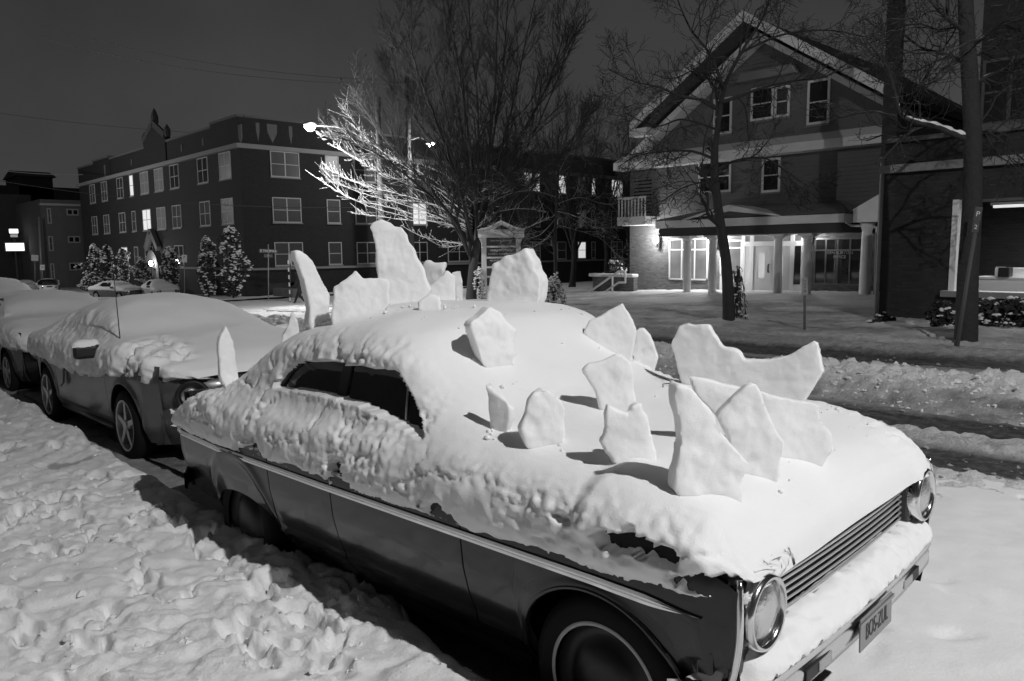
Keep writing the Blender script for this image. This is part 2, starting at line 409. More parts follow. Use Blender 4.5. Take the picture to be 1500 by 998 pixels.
# ploughed ridge in the middle of the road
def ridge_z(x, y):
    c = 9.75 + .18 * fbm(x * .4, x * 0, oct=2, seed=111); wd = 1.0 + .18 * fbm(x * .9, x * 0 + 4, oct=2, seed=112)
    t = (y - c) / wd
    prof = np.where(t > 0, sstep(1.0, .12, t), sstep(-1.25, .10, t) ** .9)
    h = (.30 + .07 * fbm(x * 1.1, x * 0 + 2, oct=2, seed=113)) * prof * sstep(-60, -18, x)
    wx = x + .10 * fbm(x * 4, y * 4, seed=141); wy = y + .10 * fbm(x * 4, y * 4, seed=142)
    ck = sstep(.62, .25, worley(wx * 4.3, wy * 4.3, seed=114)) * .045 * (1 + fbm(x * 1.3, y * 1.3, seed=143)) + sstep(.6, .3, worley(wx * 10, wy * 10, seed=115)) * .022 + .045 * fbm(x * 6, y * 6, oct=5, seed=144, gain=.62)
    return terr(x) - .03 + h + ck * (.25 + prof) * sstep(0.02, .2, prof) + .012 * fbm(x * 16, y * 16, oct=3, seed=116) * prof
def ridge_dirt(x, y, z):
    c = 9.75 + .18 * fbm(x * .4, x * 0, oct=2, seed=111)
    t = (y - c)
    return np.clip(.42 + .75 * sstep(-.90, -.05, t + .3 * fbm(x * 1.5, y * 2, oct=3, seed=118)) + .35 * fbm(x * 5, y * 5, oct=4, seed=119), .10, 1)
o = sheet('ploughed_snow_ridge', axis_pts([(-40, .4), (-18, .10), (-8, .036), (3, .04), (14, .5), (30, 2)]), axis_pts([(8.45, .025), (10.9, .025)]), ridge_z, SLUSH, kind='stuff', attr=ridge_dirt)
tag(o, 'chunky ridge of ploughed snow running along the middle of the road', 'snow ridge')
# kerb and verges on the far side
def lawn_z(x, y):
    b = .16 + .05 * fbm(x * .5, y * .5, oct=3, seed=121) + .03 * fbm(x * 2.6, y * 2.6, oct=3, seed=122)
    b = b - .05 * sstep(.3, .1, worley(x * 1.3, y * 1.5, seed=123)) * sstep(18, 15, y)
    b = b + .03 * np.clip(.5 - worley(x * 4.5, y * 4.5, seed=126), 0, .5) * 2
    for mx, my in ((-9.45, 15.75), (-4.6, 16.1)): b = b + .13 * np.exp(-((x - mx) ** 2 + (y - my) ** 2) / .38)
    return terr(x) + b * sstep(14.15, 14.55, y + .1 * fbm(x * 1.2, y * 0, oct=2, seed=124))
def lawn_dirt(x, y, z):
    return np.clip(.66 + .5 * fbm(x * .5, y * .8, oct=4, seed=125) + .25 * fbm(x * 3, y * 3, oct=3, seed=127) + .3 * sstep(20, 24, y), .15, 1)
sheet('house_lawn', axis_pts([(-31, .25), (-16, .12), (-4, .08), (4, .25), (40, 3)]), axis_pts([(14.15, .06), (19, .12), (34, .8)]), lawn_z, SLUSH, attr=lawn_dirt)
sheet('apartment_yard', axis_pts([(-150, 4), (-46, .7)]), axis_pts([(14.15, .3), (19, .5), (40, 3)]), lambda x, y: terr(x) + .13 + .06 * fbm(x * .6, y * .6, oct=3, seed=131), GROUND)
sheet('cross_street', axis_pts([(-46.2, .4), (-30.8, .4)]), axis_pts([(14.1, .3), (30, .6), (140, 8)]), lambda x, y: terr(x) + .03 + .03 * fbm(x * .9, y * .9, oct=3, seed=133), GROUND)
k = MB(); xs = np.arange(-30, 24, 2.0)
for a, b in zip(xs[:-1], xs[1:]):
    k.bar((a, 14.22, float(terr(a)) + .03), (b, 14.22, float(terr(b)) + .03), .15, .16)
tag(k.build('kerb', mat('kerb concrete', .28, .8, var=.2, bump=.3), None, bevel=.02), kind='structure')
k = MB(); xs = np.arange(-30, 8, 2.0)
for a, b in zip(xs[:-1], xs[1:]):
    k.bar((a, 1.84, float(terr(a)) - .02), (b, 1.84, float(terr(b)) - .02), .15, .16)
tag(k.build('near_kerb', bpy.data.materials['kerb concrete'], None, bevel=.02), kind='structure')

# crumbled lumps thrown up by the plough and by feet
def lumps(name, label, n, xf, yf, zf, size, m, seed):
    rg_ = random.Random(seed); o_ = MB()
    X_ = np.array([xf(rg_) for _ in range(n)]); Y_ = np.array([yf(rg_) for _ in range(n)]); Z_ = zf(X_, Y_)
    for x, y, gz in zip(X_, Y_, Z_):
        z = size[0] + (size[1] - size[0]) * rg_.random() ** 3.5; c = Vector((x, y, float(gz) + z * rg_.uniform(-.35, .25))); k = []; st_x = rg_.uniform(.7, 1.6)
        for la in (-.6, .3, 1.0):
            rr = math.sqrt(max(0, 1 - la * la * .85)) if la < 1 else .35
            k += [c + Vector((math.cos(b) * rr * z * rg_.uniform(.45, 1.4) * st_x, math.sin(b) * rr * z * rg_.uniform(.45, 1.4), la * z * rg_.uniform(.3, .95))) for b in np.linspace(0, 2 * PI, 6, endpoint=False)]
        o_.add(k, [(j * 6 + q, j * 6 + (q + 1) % 6, (j + 1) * 6 + (q + 1) % 6, (j + 1) * 6 + q) for j in range(2) for q in range(6)] + [tuple(range(5, -1, -1)), tuple(range(12, 18))])
    return tag(o_.build(name, m, None, False), label, 'snow lumps', kind='stuff')
CRUMB = mat('crumbled snow', .74, .8, var=.2, vscale=9, bump=.5, bscale=60)
DIRTY = mat('dirty crumbled snow', .30, .8, var=.5, vscale=9, bump=.5, bscale=60)
lumps('snow_lumps', 'crumbled lumps of snow along the ploughed ridge', 6500, lambda r: 3.5 - 20 * r.random() ** 1.2, lambda r: r.gauss(9.55, .62), ridge_z, (.006, .034), CRUMB, 61)
lumps('snow_lumps', 'grey lumps of slush at the foot of the ridge and beside the wheel tracks', 2600, lambda r: 3.5 - 18 * r.random() ** 1.2, lambda r: r.choice((r.gauss(8.55, .14), r.gauss(7.05, .12), r.gauss(7.75, .08), r.gauss(12.5, .3), r.gauss(6.4, .25), r.gauss(11.2, .2))), lambda x, y: np.maximum(road_z(x, y), np.where((y > 8.45) & (y < 10.9), ridge_z(x, y), -9)), (.006, .030), DIRTY, 62)
lumps('snow_lumps', 'small broken crumbs of snow trodden over the near pavement', 900, lambda r: -.9 - 9 * r.random() ** 1.6, lambda r: r.uniform(-.3, 1.9), bank_z, (.006, .030), CRUMB, 63)
LAMP_A_W, LAMP_B_W, LAMP_C_W, LAMP_C_AT = 1700, 900, 3100, (6.2, 2.4, 10.6)
LAMP_E_W, LAMP_E_AT = 2200, (-72.0, 7.0, 8.0)
HAZE = .0006
# ------------------------------------------------------------------ snow blanket over a car
def catmull(P, per):
    """P (k,2) control points -> smooth polyline, per[i] samples on segment i"""
    P = np.asarray(P); n = len(P); out = []
    for i in range(n - 1):
        p0 = P[max(i - 1, 0)]; p1 = P[i]; p2 = P[i + 1]; p3 = P[min(i + 2, n - 1)]
        t = np.linspace(0, 1, per[i], endpoint=False)[:, None]
        out.append(.5 * ((2 * p1) + (-p0 + p2) * t + (2 * p0 - 5 * p1 + 4 * p2 - p3) * t ** 2 + (-p0 + 3 * p1 - 3 * p2 + p3) * t ** 3))
    out.append(P[-1:]); return np.concatenate(out)
def blanket(stations, xs, per, sm=.05):
    """stations: [(x, near half of (y,z) points from hem to centre, far half from centre to hem)] -> V (n,m,3)"""
    X = np.array([s[0] for s in stations]); C = np.array([s[1] for s in stations], float)   # (ns, k, 2)
    o = np.argsort(X); X = X[o]; C = C[o]
    fine = np.linspace(X[0], X[-1], int((X[-1] - X[0]) / .01) + 1)
    K = np.stack([np.interp(fine, X, C[:, i, j]) for i in range(C.shape[1]) for j in (0, 1)], -1)
    w = int(3 * sm / .01); ker = np.exp(-.5 * (np.arange(-w, w + 1) * .01 / sm) ** 2); ker /= ker.sum()
    Kp = np.pad(K, ((w, w), (0, 0)), mode='edge')
    K2 = np.stack([np.convolve(Kp[:, j], ker, mode='valid') for j in range(K.shape[1])], -1)
    # ends keep their sharp close-off
    ends = np.minimum(fine - fine[0], fine[-1] - fine); b = sstep(0, .10, ends)[:, None]
    K = K * (1 - b) + K2 * b
    rows = []
    for x in xs:
        k = np.array([np.interp(x, fine, K[:, j]) for j in range(K.shape[1])]).reshape(-1, 2)
        c = catmull(k, per); rows.append(np.column_stack([np.full(len(c), x), c]))
    return np.stack(rows)
def normals_of(V):
    a = np.gradient(V, axis=0); b = np.gradient(V, axis=1)
    n = np.cross(a, b); l = np.linalg.norm(n, axis=-1, keepdims=True); n = n / np.maximum(l, 1e-9)
    return n
def in_poly(x, y, poly):
    r = np.zeros(x.shape, bool); n = len(poly)
    for i in range(n):
        (x1, y1), (x2, y2) = poly[i], poly[(i + 1) % n]
        c = ((y1 > y) != (y2 > y)) & (x < (x2 - x1) * (y - y1) / (y2 - y1 + 1e-12) + x1)
        r ^= c
    return r
def seg_dist(P, pts):
    """distance of points P (...,k) to a polyline"""
    best = np.full(P.shape[:-1], 9.0)
    for a, b in zip(pts[:-1], pts[1:]):
        a = np.asarray(a); b = np.asarray(b); d = b - a
        t = np.clip(((P - a) @ d) / max(d @ d, 1e-9), 0, 1)
        best = np.minimum(best, np.linalg.norm(P - (a + t[..., None] * d), axis=-1))
    return best

# ------------------------------------------------------------------ the old sedan in front
FX, FY, FYAW, FPITCH = -1.67, 2.675, .043, -.02
ford = empty('old_sedan', (FX, FY, 0), (0, FPITCH, FYAW))
tag(ford, 'dark old sedan buried in snow with slabs of snow stuck upright all over it', 'car')
FM = Matrix.Translation((FX, FY, 0)) @ Matrix.Rotation(FYAW, 4, 'Z') @ Matrix.Rotation(FPITCH, 4, 'Y')
FMi = np.array(FM.inverted())
def to_car(p): return FMi[:3, :3] @ np.asarray(p) + FMi[:3, 3]
CO = to_car(CAM)
def car_ray(px, py): return FMi[:3, :3] @ ray(px, py)
def car_y(px, py, y):
    d = car_ray(px, py); return CO + d * ((y - CO[1]) / d[1])
def car_zp(px, py, z):
    d = car_ray(px, py); return CO + d * ((z - CO[2]) / d[2])

AXF, AXR, WZ = .10, -2.42, .315
def y_side(z): return np.interp(z, [.16, .22, .33, .355, .38, .47, .58, .70, .74, .80, .90, .97], [.68, .73, .812, .832, .832, .868, .895, .905, .905, .90, .88, .82])
def plan(x): return np.interp(x, [-3.36, -3.33, -3.2, -2.6, -1.5, .2, .5, .58], [.86, .90, .935, .985, 1, 1, .985, .965])
def z_low(x):
    z = np.interp(x, [-3.36, -2.9, -2.8, -2.0, -.3, .48, .58], [.33, .30, .24, .20, .20, .26, .30])
    rf = .36; t = np.clip(rf ** 2 - (x - AXF - .01) ** 2, 0, None); z = np.where(t > 0, np.maximum(z, WZ + np.sqrt(t)), z)
    t = np.clip(1 - ((x - AXR) / .40) ** 2, 0, None); z = np.where(t > 0, np.maximum(z, .30 + .19 * np.sqrt(t)), z)
    return z
def side_patch(name, x0, x1, s, parent, m, off=0.0, n=None):
    n = n or max(6, int((x1 - x0) / .012))
    xs = np.linspace(x0, x1, n); v = np.linspace(0, 1, 30)
    zl = z_low(xs)[:, None]; zt = np.interp(xs, [-3.36, -3.2, -2.7, .1, .45, .60], [.80, .86, .95, .95, .87, .80])[:, None]; z = zl + (zt - zl) * v[None, :]
    y = (y_side(z) + off) * plan(xs)[:, None]
    X = np.repeat(xs[:, None], len(v), 1)
    # shallow flare round the wheel openings
    for ax, r in ((AXF, .36), (AXR, .40)):
        d = np.sqrt((X - ax) ** 2 + (z - WZ) ** 2) - r
        y = y + .012 * np.exp(-(d / .03) ** 2)
    V = np.stack([X, s * y, z], -1)
    if s > 0: V = V[:, ::-1]
    return grid_obj(name, V, m, parent)
GAP = .004
side_patch('rear_quarter_panel', -3.36, -2.02 - GAP, -1, ford, PAINT)
dr = side_patch('rear_door', -2.02 + GAP, -1.42 - GAP, -1, ford, PAINT)
df = side_patch('front_door', -1.42 + GAP, -.52 - GAP, -1, ford, PAINT)
side_patch('front_fender', -.52 + GAP, .60, -1, ford, PAINT)
side_patch('side_panel', -3.36, .60, 1, ford, PAINT)
side_patch('inner_shell', -3.34, .56, -1, ford, UNDER, off=-.02, n=120)
side_patch('inner_shell', -3.34, .56, 1, ford, UNDER, off=-.02, n=120)
b = MB(); b.span((-3.25, -.60, .17), (.46, .60, .46)); b.span((-1.95, -.74, .19), (-.32, .74, .4))
b.span((-3.34, -.76, .34), (-3.30, .76, .95)); b.build('underbody', UNDER, ford)
# cabin and hood under the snow
cs = [(-3.34, .84, .86), (-2.86, .90, .90), (-2.5, 1.17, .74), (-2.1, 1.33, .68), (-1.2, 1.36, .66), (-.95, 1.24, .68), (-.62, .97, .78), (.3, .93, .80), (.55, .84, .80)]
rows = []
for x, z, yw in cs: rows.append([(x, -yw, z - .10), (x, -yw * .86, z - .02), (x, -yw * .5, z), (x, 0, z + .005), (x, yw * .5, z), (x, yw * .86, z - .02), (x, yw, z - .10)])
grid_obj('roof_and_hood', np.array(rows), PAINT, ford)
# wheels
def car_wheel(x, s, parent, r=.315, yw=.74, ww=True):
    t = empty('wheel', (x, s * yw, WZ), (0, 0, 0)); t.parent = parent
    o = MB().lathe([(r * .66, -.10), (r * .86, -.105), (r * .97, -.085), (r, -.05), (r, .05), (r * .97, .085), (r * .86, .10), (r * .66, .095)], n=48, axis='Y').build('tyre', RUBBER, t, True)
    if ww: MB().lathe([(.209, s * .1035), (.213, s * .106), (.219, s * .106), (.223, s * .1035)], n=64, axis='Y').build('whitewall', WHITEWALL, t, True)
    MB().lathe([(r * .66, s * .085), (r * .64, s * .06), (r * .50, s * .05), (r * .42, s * .085), (r * .2, s * .10), (.001, s * .102)], n=40, axis='Y').build('hubcap', DULL_METAL if s > 0 else mat('shaded hubcap', .02, .4, metal=.4), t, True)  # near hubcaps take a darker metal, painting in the deep wheel shade
    # slush stuck to the tread
    return t
for x in (AXF, AXR):
    for s in (-1, 1): car_wheel(x, s, ford, ww=x > -1)
# chrome side trim with a pointed front end, door handles
V = []
for x in np.linspace(-3.35, .50, 200):
    e = sstep(.50, .30, x) if x > .3 else 1.0
    h = .015 * e + .001; yb = -(float(y_side(.715)) + .0025) * float(plan(np.array(x)))
    zc = .718 - .012 * sstep(.1, .5, x)
    V.append([(x, yb + .004, zc - h), (x, yb - .006, zc - h), (x, yb - .008, zc - h * .35), (x, yb - .003, zc - h * .15), (x, yb - .003, zc + h * .15), (x, yb - .008, zc + h * .35), (x, yb - .006, zc + h), (x, yb + .004, zc + h)])
grid_obj('side_trim', np.array(V), CHROME, ford, smooth=False)
for d, x in ((dr, -1.98), (df, -1.26)):
    yb = -(float(y_side(.81)) + .03)
    MB().tube([(x - .09, yb + .03, .80), (x - .085, yb, .805), (x + .03, yb - .004, .805), (x + .055, yb, .80), (x + .06, yb + .03, .80)], .011, 8).build('door_handle', CHROME, d, True)
# lip of the front wheel opening
for ax, ra, rb in ((AXF + .01, .362, .362),):
    pts = [(ax + ra * math.cos(a), -(float(y_side(WZ + rb * math.sin(a))) + .006) , (WZ if ax > -1 else .30) + rb * math.sin(a)) for a in np.linspace(.06, PI - .06, 40)]
    MB().tube(pts, .010, 6).build('wheel_arch_lip', PAINT, ford, True)
# window glass and frames, right side
WIN = [(-2.10, 1.10), (-2.04, 1.185), (-1.97, 1.232), (-1.88, 1.252), (-1.58, 1.268), (-1.10, 1.262), (-1.0, 1.19), (-.80, 1.03), (-1.0, 1.062), (-1.3, 1.098), (-1.5, 1.112), (-1.8, 1.118)]
def y_glass(z): return -.765 + .44 * (z - 1.05)
g = MB(); gp = [(-2.20, .95), (-2.17, 1.10), (-2.04, 1.25), (-1.90, 1.30), (-1.10, 1.30), (-.66, .95)]
g.add([(x, y_glass(z), z) for x, z in gp], [tuple(range(len(gp)))]); g.build('window_glass', CAR_GLASS, ford)
MB().tube([(x, y_glass(z) - .004, z) for x, z in [(-2.13, 1.06), (-2.04, 1.192), (-1.97, 1.24), (-1.88, 1.260), (-1.58, 1.277), (-1.10, 1.271), (-.99, 1.195), (-.76, 1.00)]], .013, 6).build('window_frame', BLACK, ford, True)
MB().tube([(x, y_glass(z) - .016, z) for x, z in [(-1.97, 1.250), (-1.58, 1.289), (-1.11, 1.283), (-.985, 1.205), (-.80, 1.045)]], .004, 5).build('drip_rail', CHROME, ford, True)
def post(x0, x1, z0, z1, w, m, nm):
    MB().bar((x0, y_glass(z0) - .008, z0), (x1, y_glass(z1) - .008, z1), w, .012, up=(1, 0, 0)).build(nm, m, ford)
p_ = MB(); p_.add([(x, y_glass(z) - .010, z) for x, z in [(-1.60, 1.28), (-1.525, 1.28), (-1.475, 1.02), (-1.545, 1.02)]] + [(x, y_glass(z) + .004, z) for x, z in [(-1.60, 1.28), (-1.525, 1.28), (-1.475, 1.02), (-1.545, 1.02)]],
                  [(0, 1, 2, 3), (0, 4, 5, 1), (1, 5, 6, 2), (2, 6, 7, 3), (3, 7, 4, 0)]); p_.build('door_pillar', BLACK, ford)
MB().tube([(-1.085, y_glass(1.262) - .006, 1.262), (-1.00, y_glass(1.04) - .006, 1.04)], .0055, 6).build('vent_window_post', DULL_METAL, ford, True)
MB().tube([(-1.06, y_glass(1.25) - .004, 1.25), (-.83, y_glass(1.02) - .004, 1.02)], .004, 6).build('vent_window_frame', DULL_METAL, ford, True)
# front: grille, headlamps, bumper, plate
GRILLE = mat('bright grille metal', .75, .38, metal=.75)
fr = MB(); fr.span((.50, -.66, .46), (.535, .66, .80)); fr.build('grille_backing', UNDER, ford)
for i in range(8):
    z = .575 + i * .0235
    pts = [(.575 - .012 * (abs(y) / .6) ** 2 - (.03 if abs(y) > .595 else 0), y, z) for y in (-.615, -.59, -.4, -.2, 0, .2, .4, .59, .615)]
    MB().tube(pts, .0042 if i < 7 else .008, 6, sx=1.0).build('grille_bar', GRILLE, ford, True)
MB().bar((.575, -.60, .775), (.575, .60, .775), .03, .02).build('hood_lip', PAINT, ford, bevel=.006)
for s in (-1, 1):
    h = empty('headlight', (.585, s * .728, .700), (0, 0, 0)); h.parent = ford
    MB().lathe([(.108, -.12), (.112, -.01), (.114, .026), (.108, .042), (.099, .042), (.093, .030), (.090, .010)], n=48, axis='X').build('bezel', CHROME, h, True)
    MB().lathe([(.0915, .014), (.083, .026), (.058, .037), (.03, .043), (.001, .045)], n=40, axis='X').build('lens', LENS, h, True)
    a = np.linspace(-1.0, 1.0, 14)
    MB().tube([(.590 + .018 * (1 - t * t) - .02 * max(0, -t), s * (.868 + .010 * (1 - t * t) - .02 * max(0, t)), .665 + .165 * t) for t in a], .017, 8, sx=.6).build('headlight_surround', CHROME, ford, True)
for s in (-1, 1): MB().box((.53, s * .735, .665), (.11, .265, .30)).build('headlight_housing', PAINT, ford, bevel=.03, seg=4)
MB().prism([(-.88, .34), (.88, .34), (.88, .61), (.66, .60), (.62, .47), (-.62, .47), (-.66, .60), (-.88, .61)], .47, .53, 'X').build('front_valance', PAINT, ford, bevel=.01)
# bumper blade with a rounded section, wrapped round the corners
prof = [(-.03, .05), (.012, .066), (.030, .058), (.036, .030), (.024, .016), (.030, -.004), (.030, -.05), (.010, -.068), (-.03, -.06)]
V = []
ys = np.concatenate([np.linspace(-.93, -.80, 10), np.linspace(-.78, .78, 40), np.linspace(.80, .93, 10)])
for y in ys:
    t = max(0, (abs(y) - .70) / .23); xo = .632 - .16 * t ** 2.2 - .02 * (y / .7) ** 2 * (1 if abs(y) < .7 else 1)
    V.append([(xo + a, y, .455 + c) for a, c in prof])
bu = grid_obj('front_bumper', np.array(V), CHROME, ford, wrap=True)
for s in (-1, 1):
    MB().box((.652, s * .43, .434), (.008, .22, .045)).build('bumper_slot', BLACK, bu, bevel=.003)
    MB().box((.656, s * .40, .434), (.008, .10, .032)).build('parking_lamp', mat('lamp amber grey', .35, .2), bu, bevel=.003)
# plate
pl = MB().box((.674, 0, .425), (.006, .31, .118)).build('number_plate', mat('plate', .24, .4, var=.2, vscale=25), ford, bevel=.004)
text_obj('plate_lettering', 'BOS-ZUL', .088, mat('plate lettering', .035, .5), pl, (.678, 0, .423), (PI / 2, 0, PI / 2), .001, squeeze=.62)
MB().box((.678, 0, .467), (.008, .33, .012)).build('plate_bracket', DULL_METAL, pl)
# rear bumper corner
V = []
for y in ys:
    t = max(0, (abs(y) - .70) / .23); xo = -3.37 + .22 * t ** 2.2
    V.append([(xo - a * .8, y * .93, .42 + c * .8) for a, c in prof])
grid_obj('rear_bumper', np.array(V)[::-1], CHROME, ford, wrap=True)

# ---- the snow on it
def st(x, A, B, C, D, E_, F_, G, dz=0, far=None):
    near = [A, B, C, D, E_, F_]; fh = far or near
    return (x, near + [(0, G)] + [(-y, z) for y, z in reversed(fh)])
ST = [
 st(.618, (-.80, .765), (-.81, .77), (-.78, .775), (-.72, .78), (-.55, .785), (-.3, .785), .787),
 st(.605, (-.82, .76), (-.84, .785), (-.81, .825), (-.74, .845), (-.56, .85), (-.3, .85), .85),
 st(.562, (-.86, .75), (-.885, .80), (-.86, .86), (-.77, .905), (-.58, .915), (-.3, .92), .925),
 st(.46, (-.885, .748), (-.925, .81), (-.90, .90), (-.80, .955), (-.6, .975), (-.3, .985), .99),
 st(.2, (-.895, .748), (-.945, .81), (-.92, .925), (-.82, .995), (-.6, 1.025), (-.3, 1.04), 1.045, far=[(-.895, .745), (-.945, .81), (-.93, .95), (-.84, 1.02), (-.6, 1.04), (-.3, 1.045)]),
 st(-.3, (-.90, .748), (-.95, .81), (-.925, .94), (-.83, 1.02), (-.6, 1.065), (-.3, 1.085), 1.09, far=[(-.90, .745), (-.95, .81), (-.935, .97), (-.84, 1.05), (-.6, 1.08), (-.3, 1.09)]),
 st(-.6, (-.90, .748), (-.95, .81), (-.93, .945), (-.84, 1.035), (-.63, 1.10), (-.3, 1.135), 1.145),
 st(-.85, (-.90, .748), (-.95, .81), (-.92, .95), (-.83, 1.055), (-.68, 1.19), (-.37, 1.265), 1.285),
 st(-1.1, (-.90, .748), (-.95, .81), (-.915, .95), (-.815, 1.06), (-.70, 1.33), (-.42, 1.435), 1.455, far=[(-.90, .745), (-.95, .81), (-.915, .95), (-.82, 1.06), (-.73, 1.37), (-.45, 1.445)]),
 st(-1.35, (-.90, .748), (-.95, .81), (-.915, .95), (-.815, 1.06), (-.715, 1.365), (-.45, 1.485), 1.515, far=[(-.90, .745), (-.95, .81), (-.915, .95), (-.82, 1.06), (-.76, 1.42), (-.48, 1.50)]),
 st(-1.8, (-.90, .748), (-.95, .81), (-.915, .95), (-.815, 1.06), (-.71, 1.36), (-.44, 1.485), 1.52),
 st(-2.1, (-.90, .748), (-.95, .81), (-.915, .955), (-.815, 1.065), (-.70, 1.33), (-.42, 1.45), 1.48),
 st(-2.4, (-.895, .748), (-.945, .81), (-.915, .96), (-.81, 1.07), (-.68, 1.24), (-.40, 1.345), 1.37),
 st(-2.65, (-.89, .748), (-.94, .81), (-.91, .965), (-.80, 1.045), (-.65, 1.12), (-.36, 1.17), 1.185),
 st(-2.9, (-.88, .748), (-.93, .81), (-.90, .95), (-.785, 1.015), (-.6, 1.045), (-.3, 1.06), 1.065),
 st(-3.15, (-.86, .748), (-.91, .80), (-.875, .90), (-.76, .95), (-.58, .975), (-.3, .985), .99),
 st(-3.30, (-.84, .75), (-.88, .79), (-.83, .85), (-.72, .88), (-.55, .895), (-.3, .90), .905),
 st(-3.38, (-.80, .755), (-.82, .77), (-.77, .78), (-.70, .785), (-.55, .79), (-.3, .79), .79),
]
XS = axis_pts([(-3.38, .010), (-3.2, .014), (-2.2, .0125), (.3, .0115), (.57, .008), (.618, .003)])
PER = [8, 16, 14, 26, 20, 18, 12, 10, 8, 6, 6, 4]
SV = blanket(ST, XS, PER)
def smooth_top(x, y):
    """height of the undisturbed snow top in the car's own axes"""
    x = float(np.clip(x, XS[0], XS[-1])); i = int(np.clip(np.searchsorted(XS, x) - 1, 0, len(XS) - 2)); t = (x - XS[i]) / (XS[i + 1] - XS[i])
    z = []
    for k in (i, i + 1):
        r = SV[k]; j0 = int(np.argmin(r[:, 1])); j1 = int(np.argmax(r[:, 1])); z.append(np.interp(y, r[j0:j1 + 1, 1], r[j0:j1 + 1, 2]))
    return z[0] * (1 - t) + z[1] * t
def march(px, py, x_min=-3.4, x_max=.62):
    """first point of the car's snow top that the pixel's ray meets, in car axes"""
    d = car_ray(px, py); d = d / np.linalg.norm(d); prev = None
    for s in np.arange(1.2, 7.5, .01):
        p = CO + d * s
        if x_min < p[0] < x_max and abs(p[1]) < .95:
            if p[2] < smooth_top(p[0], p[1]): return p
    return None
NV = normals_of(SV)
if NV[len(XS) // 2, SV.shape[1] // 2, 2] < 0: NV = -NV
x_, y_, z_ = SV[..., 0], SV[..., 1], SV[..., 2]
m_ = SV.shape[1]; u_ = np.linspace(0, 1, m_)[None, :].repeat(len(XS), 0)
iC, iD, iE = PER[0] + PER[1], sum(PER[:3]), sum(PER[:4])
cols = np.arange(m_)[None, :].repeat(len(XS), 0)
cab = sstep(-2.75, -2.45, x_) * sstep(-.72, -.9, x_)
side = np.maximum(sstep(iD + 4, iC - 6, cols), cab * sstep(iE + 12, iE - 4, cols)) * 1.0
side = np.maximum(side, sstep(m_ - 30, m_ - 20, cols))
hf = 1.0
lump = np.clip(.6 - worley(x_ * 30 + .5 * fbm(x_ * 9, y_ * 9, z_ * 9, seed=199), y_ * 30, z_ * 30 + .5 * fbm(x_ * 9, y_ * 9, z_ * 9, seed=198), seed=201), 0, .6) * .010 + np.clip(.6 - worley(x_ * 48, y_ * 48, z_ * 48, seed=207), 0, .6) * .007 + fbm(x_ * 6, y_ * 6, z_ * 6, oct=4, seed=203) * .022
lump = lump + .010 * fbm(x_ * 42, y_ * 42, z_ * 42, oct=3, seed=208) + .016 * fbm(x_ * 2.0, y_ * 2, z_ * 7, oct=3, seed=205)
top = fbm(x_ * 1.5, y_ * 1.5, oct=3, seed=211) * .018 + fbm(x_ * 30, y_ * 30, z_ * 30, oct=3, seed=213) * .0016
rear = sstep(-2.2, -3.2, x_) * .6
lump = lump * (.35 + 1.0 * sstep(-.25, .35, fbm(x_ * 2.6, y_ * 2.6, z_ * 5, oct=3, seed=209))) + .020 * np.clip(.6 - worley(x_ * 10 + .6 * fbm(x_ * 6, y_ * 6, z_ * 6, seed=214), y_ * 10, z_ * 12, seed=215), 0, .6) * sstep(.0, .4, fbm(x_ * 1.8, y_ * 1.8, z_ * 3, seed=216)) - .014 * np.exp(-(fbm(x_ * 3.4, y_ * 3.4, z_ * 5, oct=4, seed=217) / .03) ** 2)
disp = lump * np.clip(side + rear * sstep(iE, iC, cols), 0, 1) + top * (1 - side)
# a slab of snow broken loose over the near front fender, with a crack behind it
f_lift = sstep(.02, .12, x_) * sstep(.56, .46, x_) * sstep(-.55, -.68, y_) * sstep(.84, .9, z_)
disp = disp + .035 * f_lift
crack_px = [(1003, 727), (985, 742), (972, 752), (950, 780), (930, 801), (905, 795), (880, 786), (862, 774), (845, 765), (810, 757)]
crack = []
for q in crack_px:
    p = march(*q)
    crack.append(p if p is not None else car_y(q[0], q[1], -.94))
SVd = SV + NV * disp[..., None]
dc = seg_dist(SVd, crack); wob = .010 * fbm(x_ * 25, y_ * 25, z_ * 25, oct=3, seed=221)
SVd = SVd - NV * (.05 * np.exp(-(np.maximum(dc + wob - .004, 0) / .010) ** 2))[..., None]
# bare patches along the hem, where the paint shows
patches = [((371, 657), .050, .045), ((352, 662), .05, .020), ((432, 690), .075, .018), ((400, 684), .04, .015), ((497, 705), .060, .038), ((492, 684), .040, .020), ((640, 749), .060, .020), ((655, 757), .03, .016), ((905, 797), .055, .016), ((932, 800), .030, .018), ((968, 817), .028, .017), ((1035, 868), .060, .020)]
pull = np.zeros(x_.shape); ragged = .45 * fbm(x_ * 22, y_ * 22, z_ * 22, oct=4, seed=223) + .3 * fbm(x_ * 60, y_ * 60, z_ * 60, oct=3, seed=224)
near = cols < iE
for (px, py), a, c in patches:
    p = car_y(px, py, -.93); d = np.sqrt(((x_ - p[0]) / (a * 1.7)) ** 2 + ((z_ - p[2]) / (c * 1.6)) ** 2) + 1.3 * ragged
    pull = np.maximum(pull, sstep(1.12, .82, d) * near)
# ragged hem
hem = sstep(.012, -.002, (z_ - .744) + .020 * ragged + .008) * (cols < iC) * sstep(.52, .46, x_); pull = np.maximum(pull, hem)
SVd[..., 1] += pull * .10
# the upper half of the side windows is clear
wz = z_ + .012 * ragged; wx = x_ + .010 * ragged
inw = in_poly(wx, wz, WIN) & (cols > iC) & (cols < iE + 10)
soft = inw.astype(float)
for _ in range(2):
    soft = (soft + np.roll(soft, 1, 0) + np.roll(soft, -1, 0) + np.roll(soft, 1, 1) + np.roll(soft, -1, 1)) / 5
SVd[..., 1] = np.where(soft > .3, np.maximum(SVd[..., 1], y_glass(z_) + .05), SVd[..., 1])
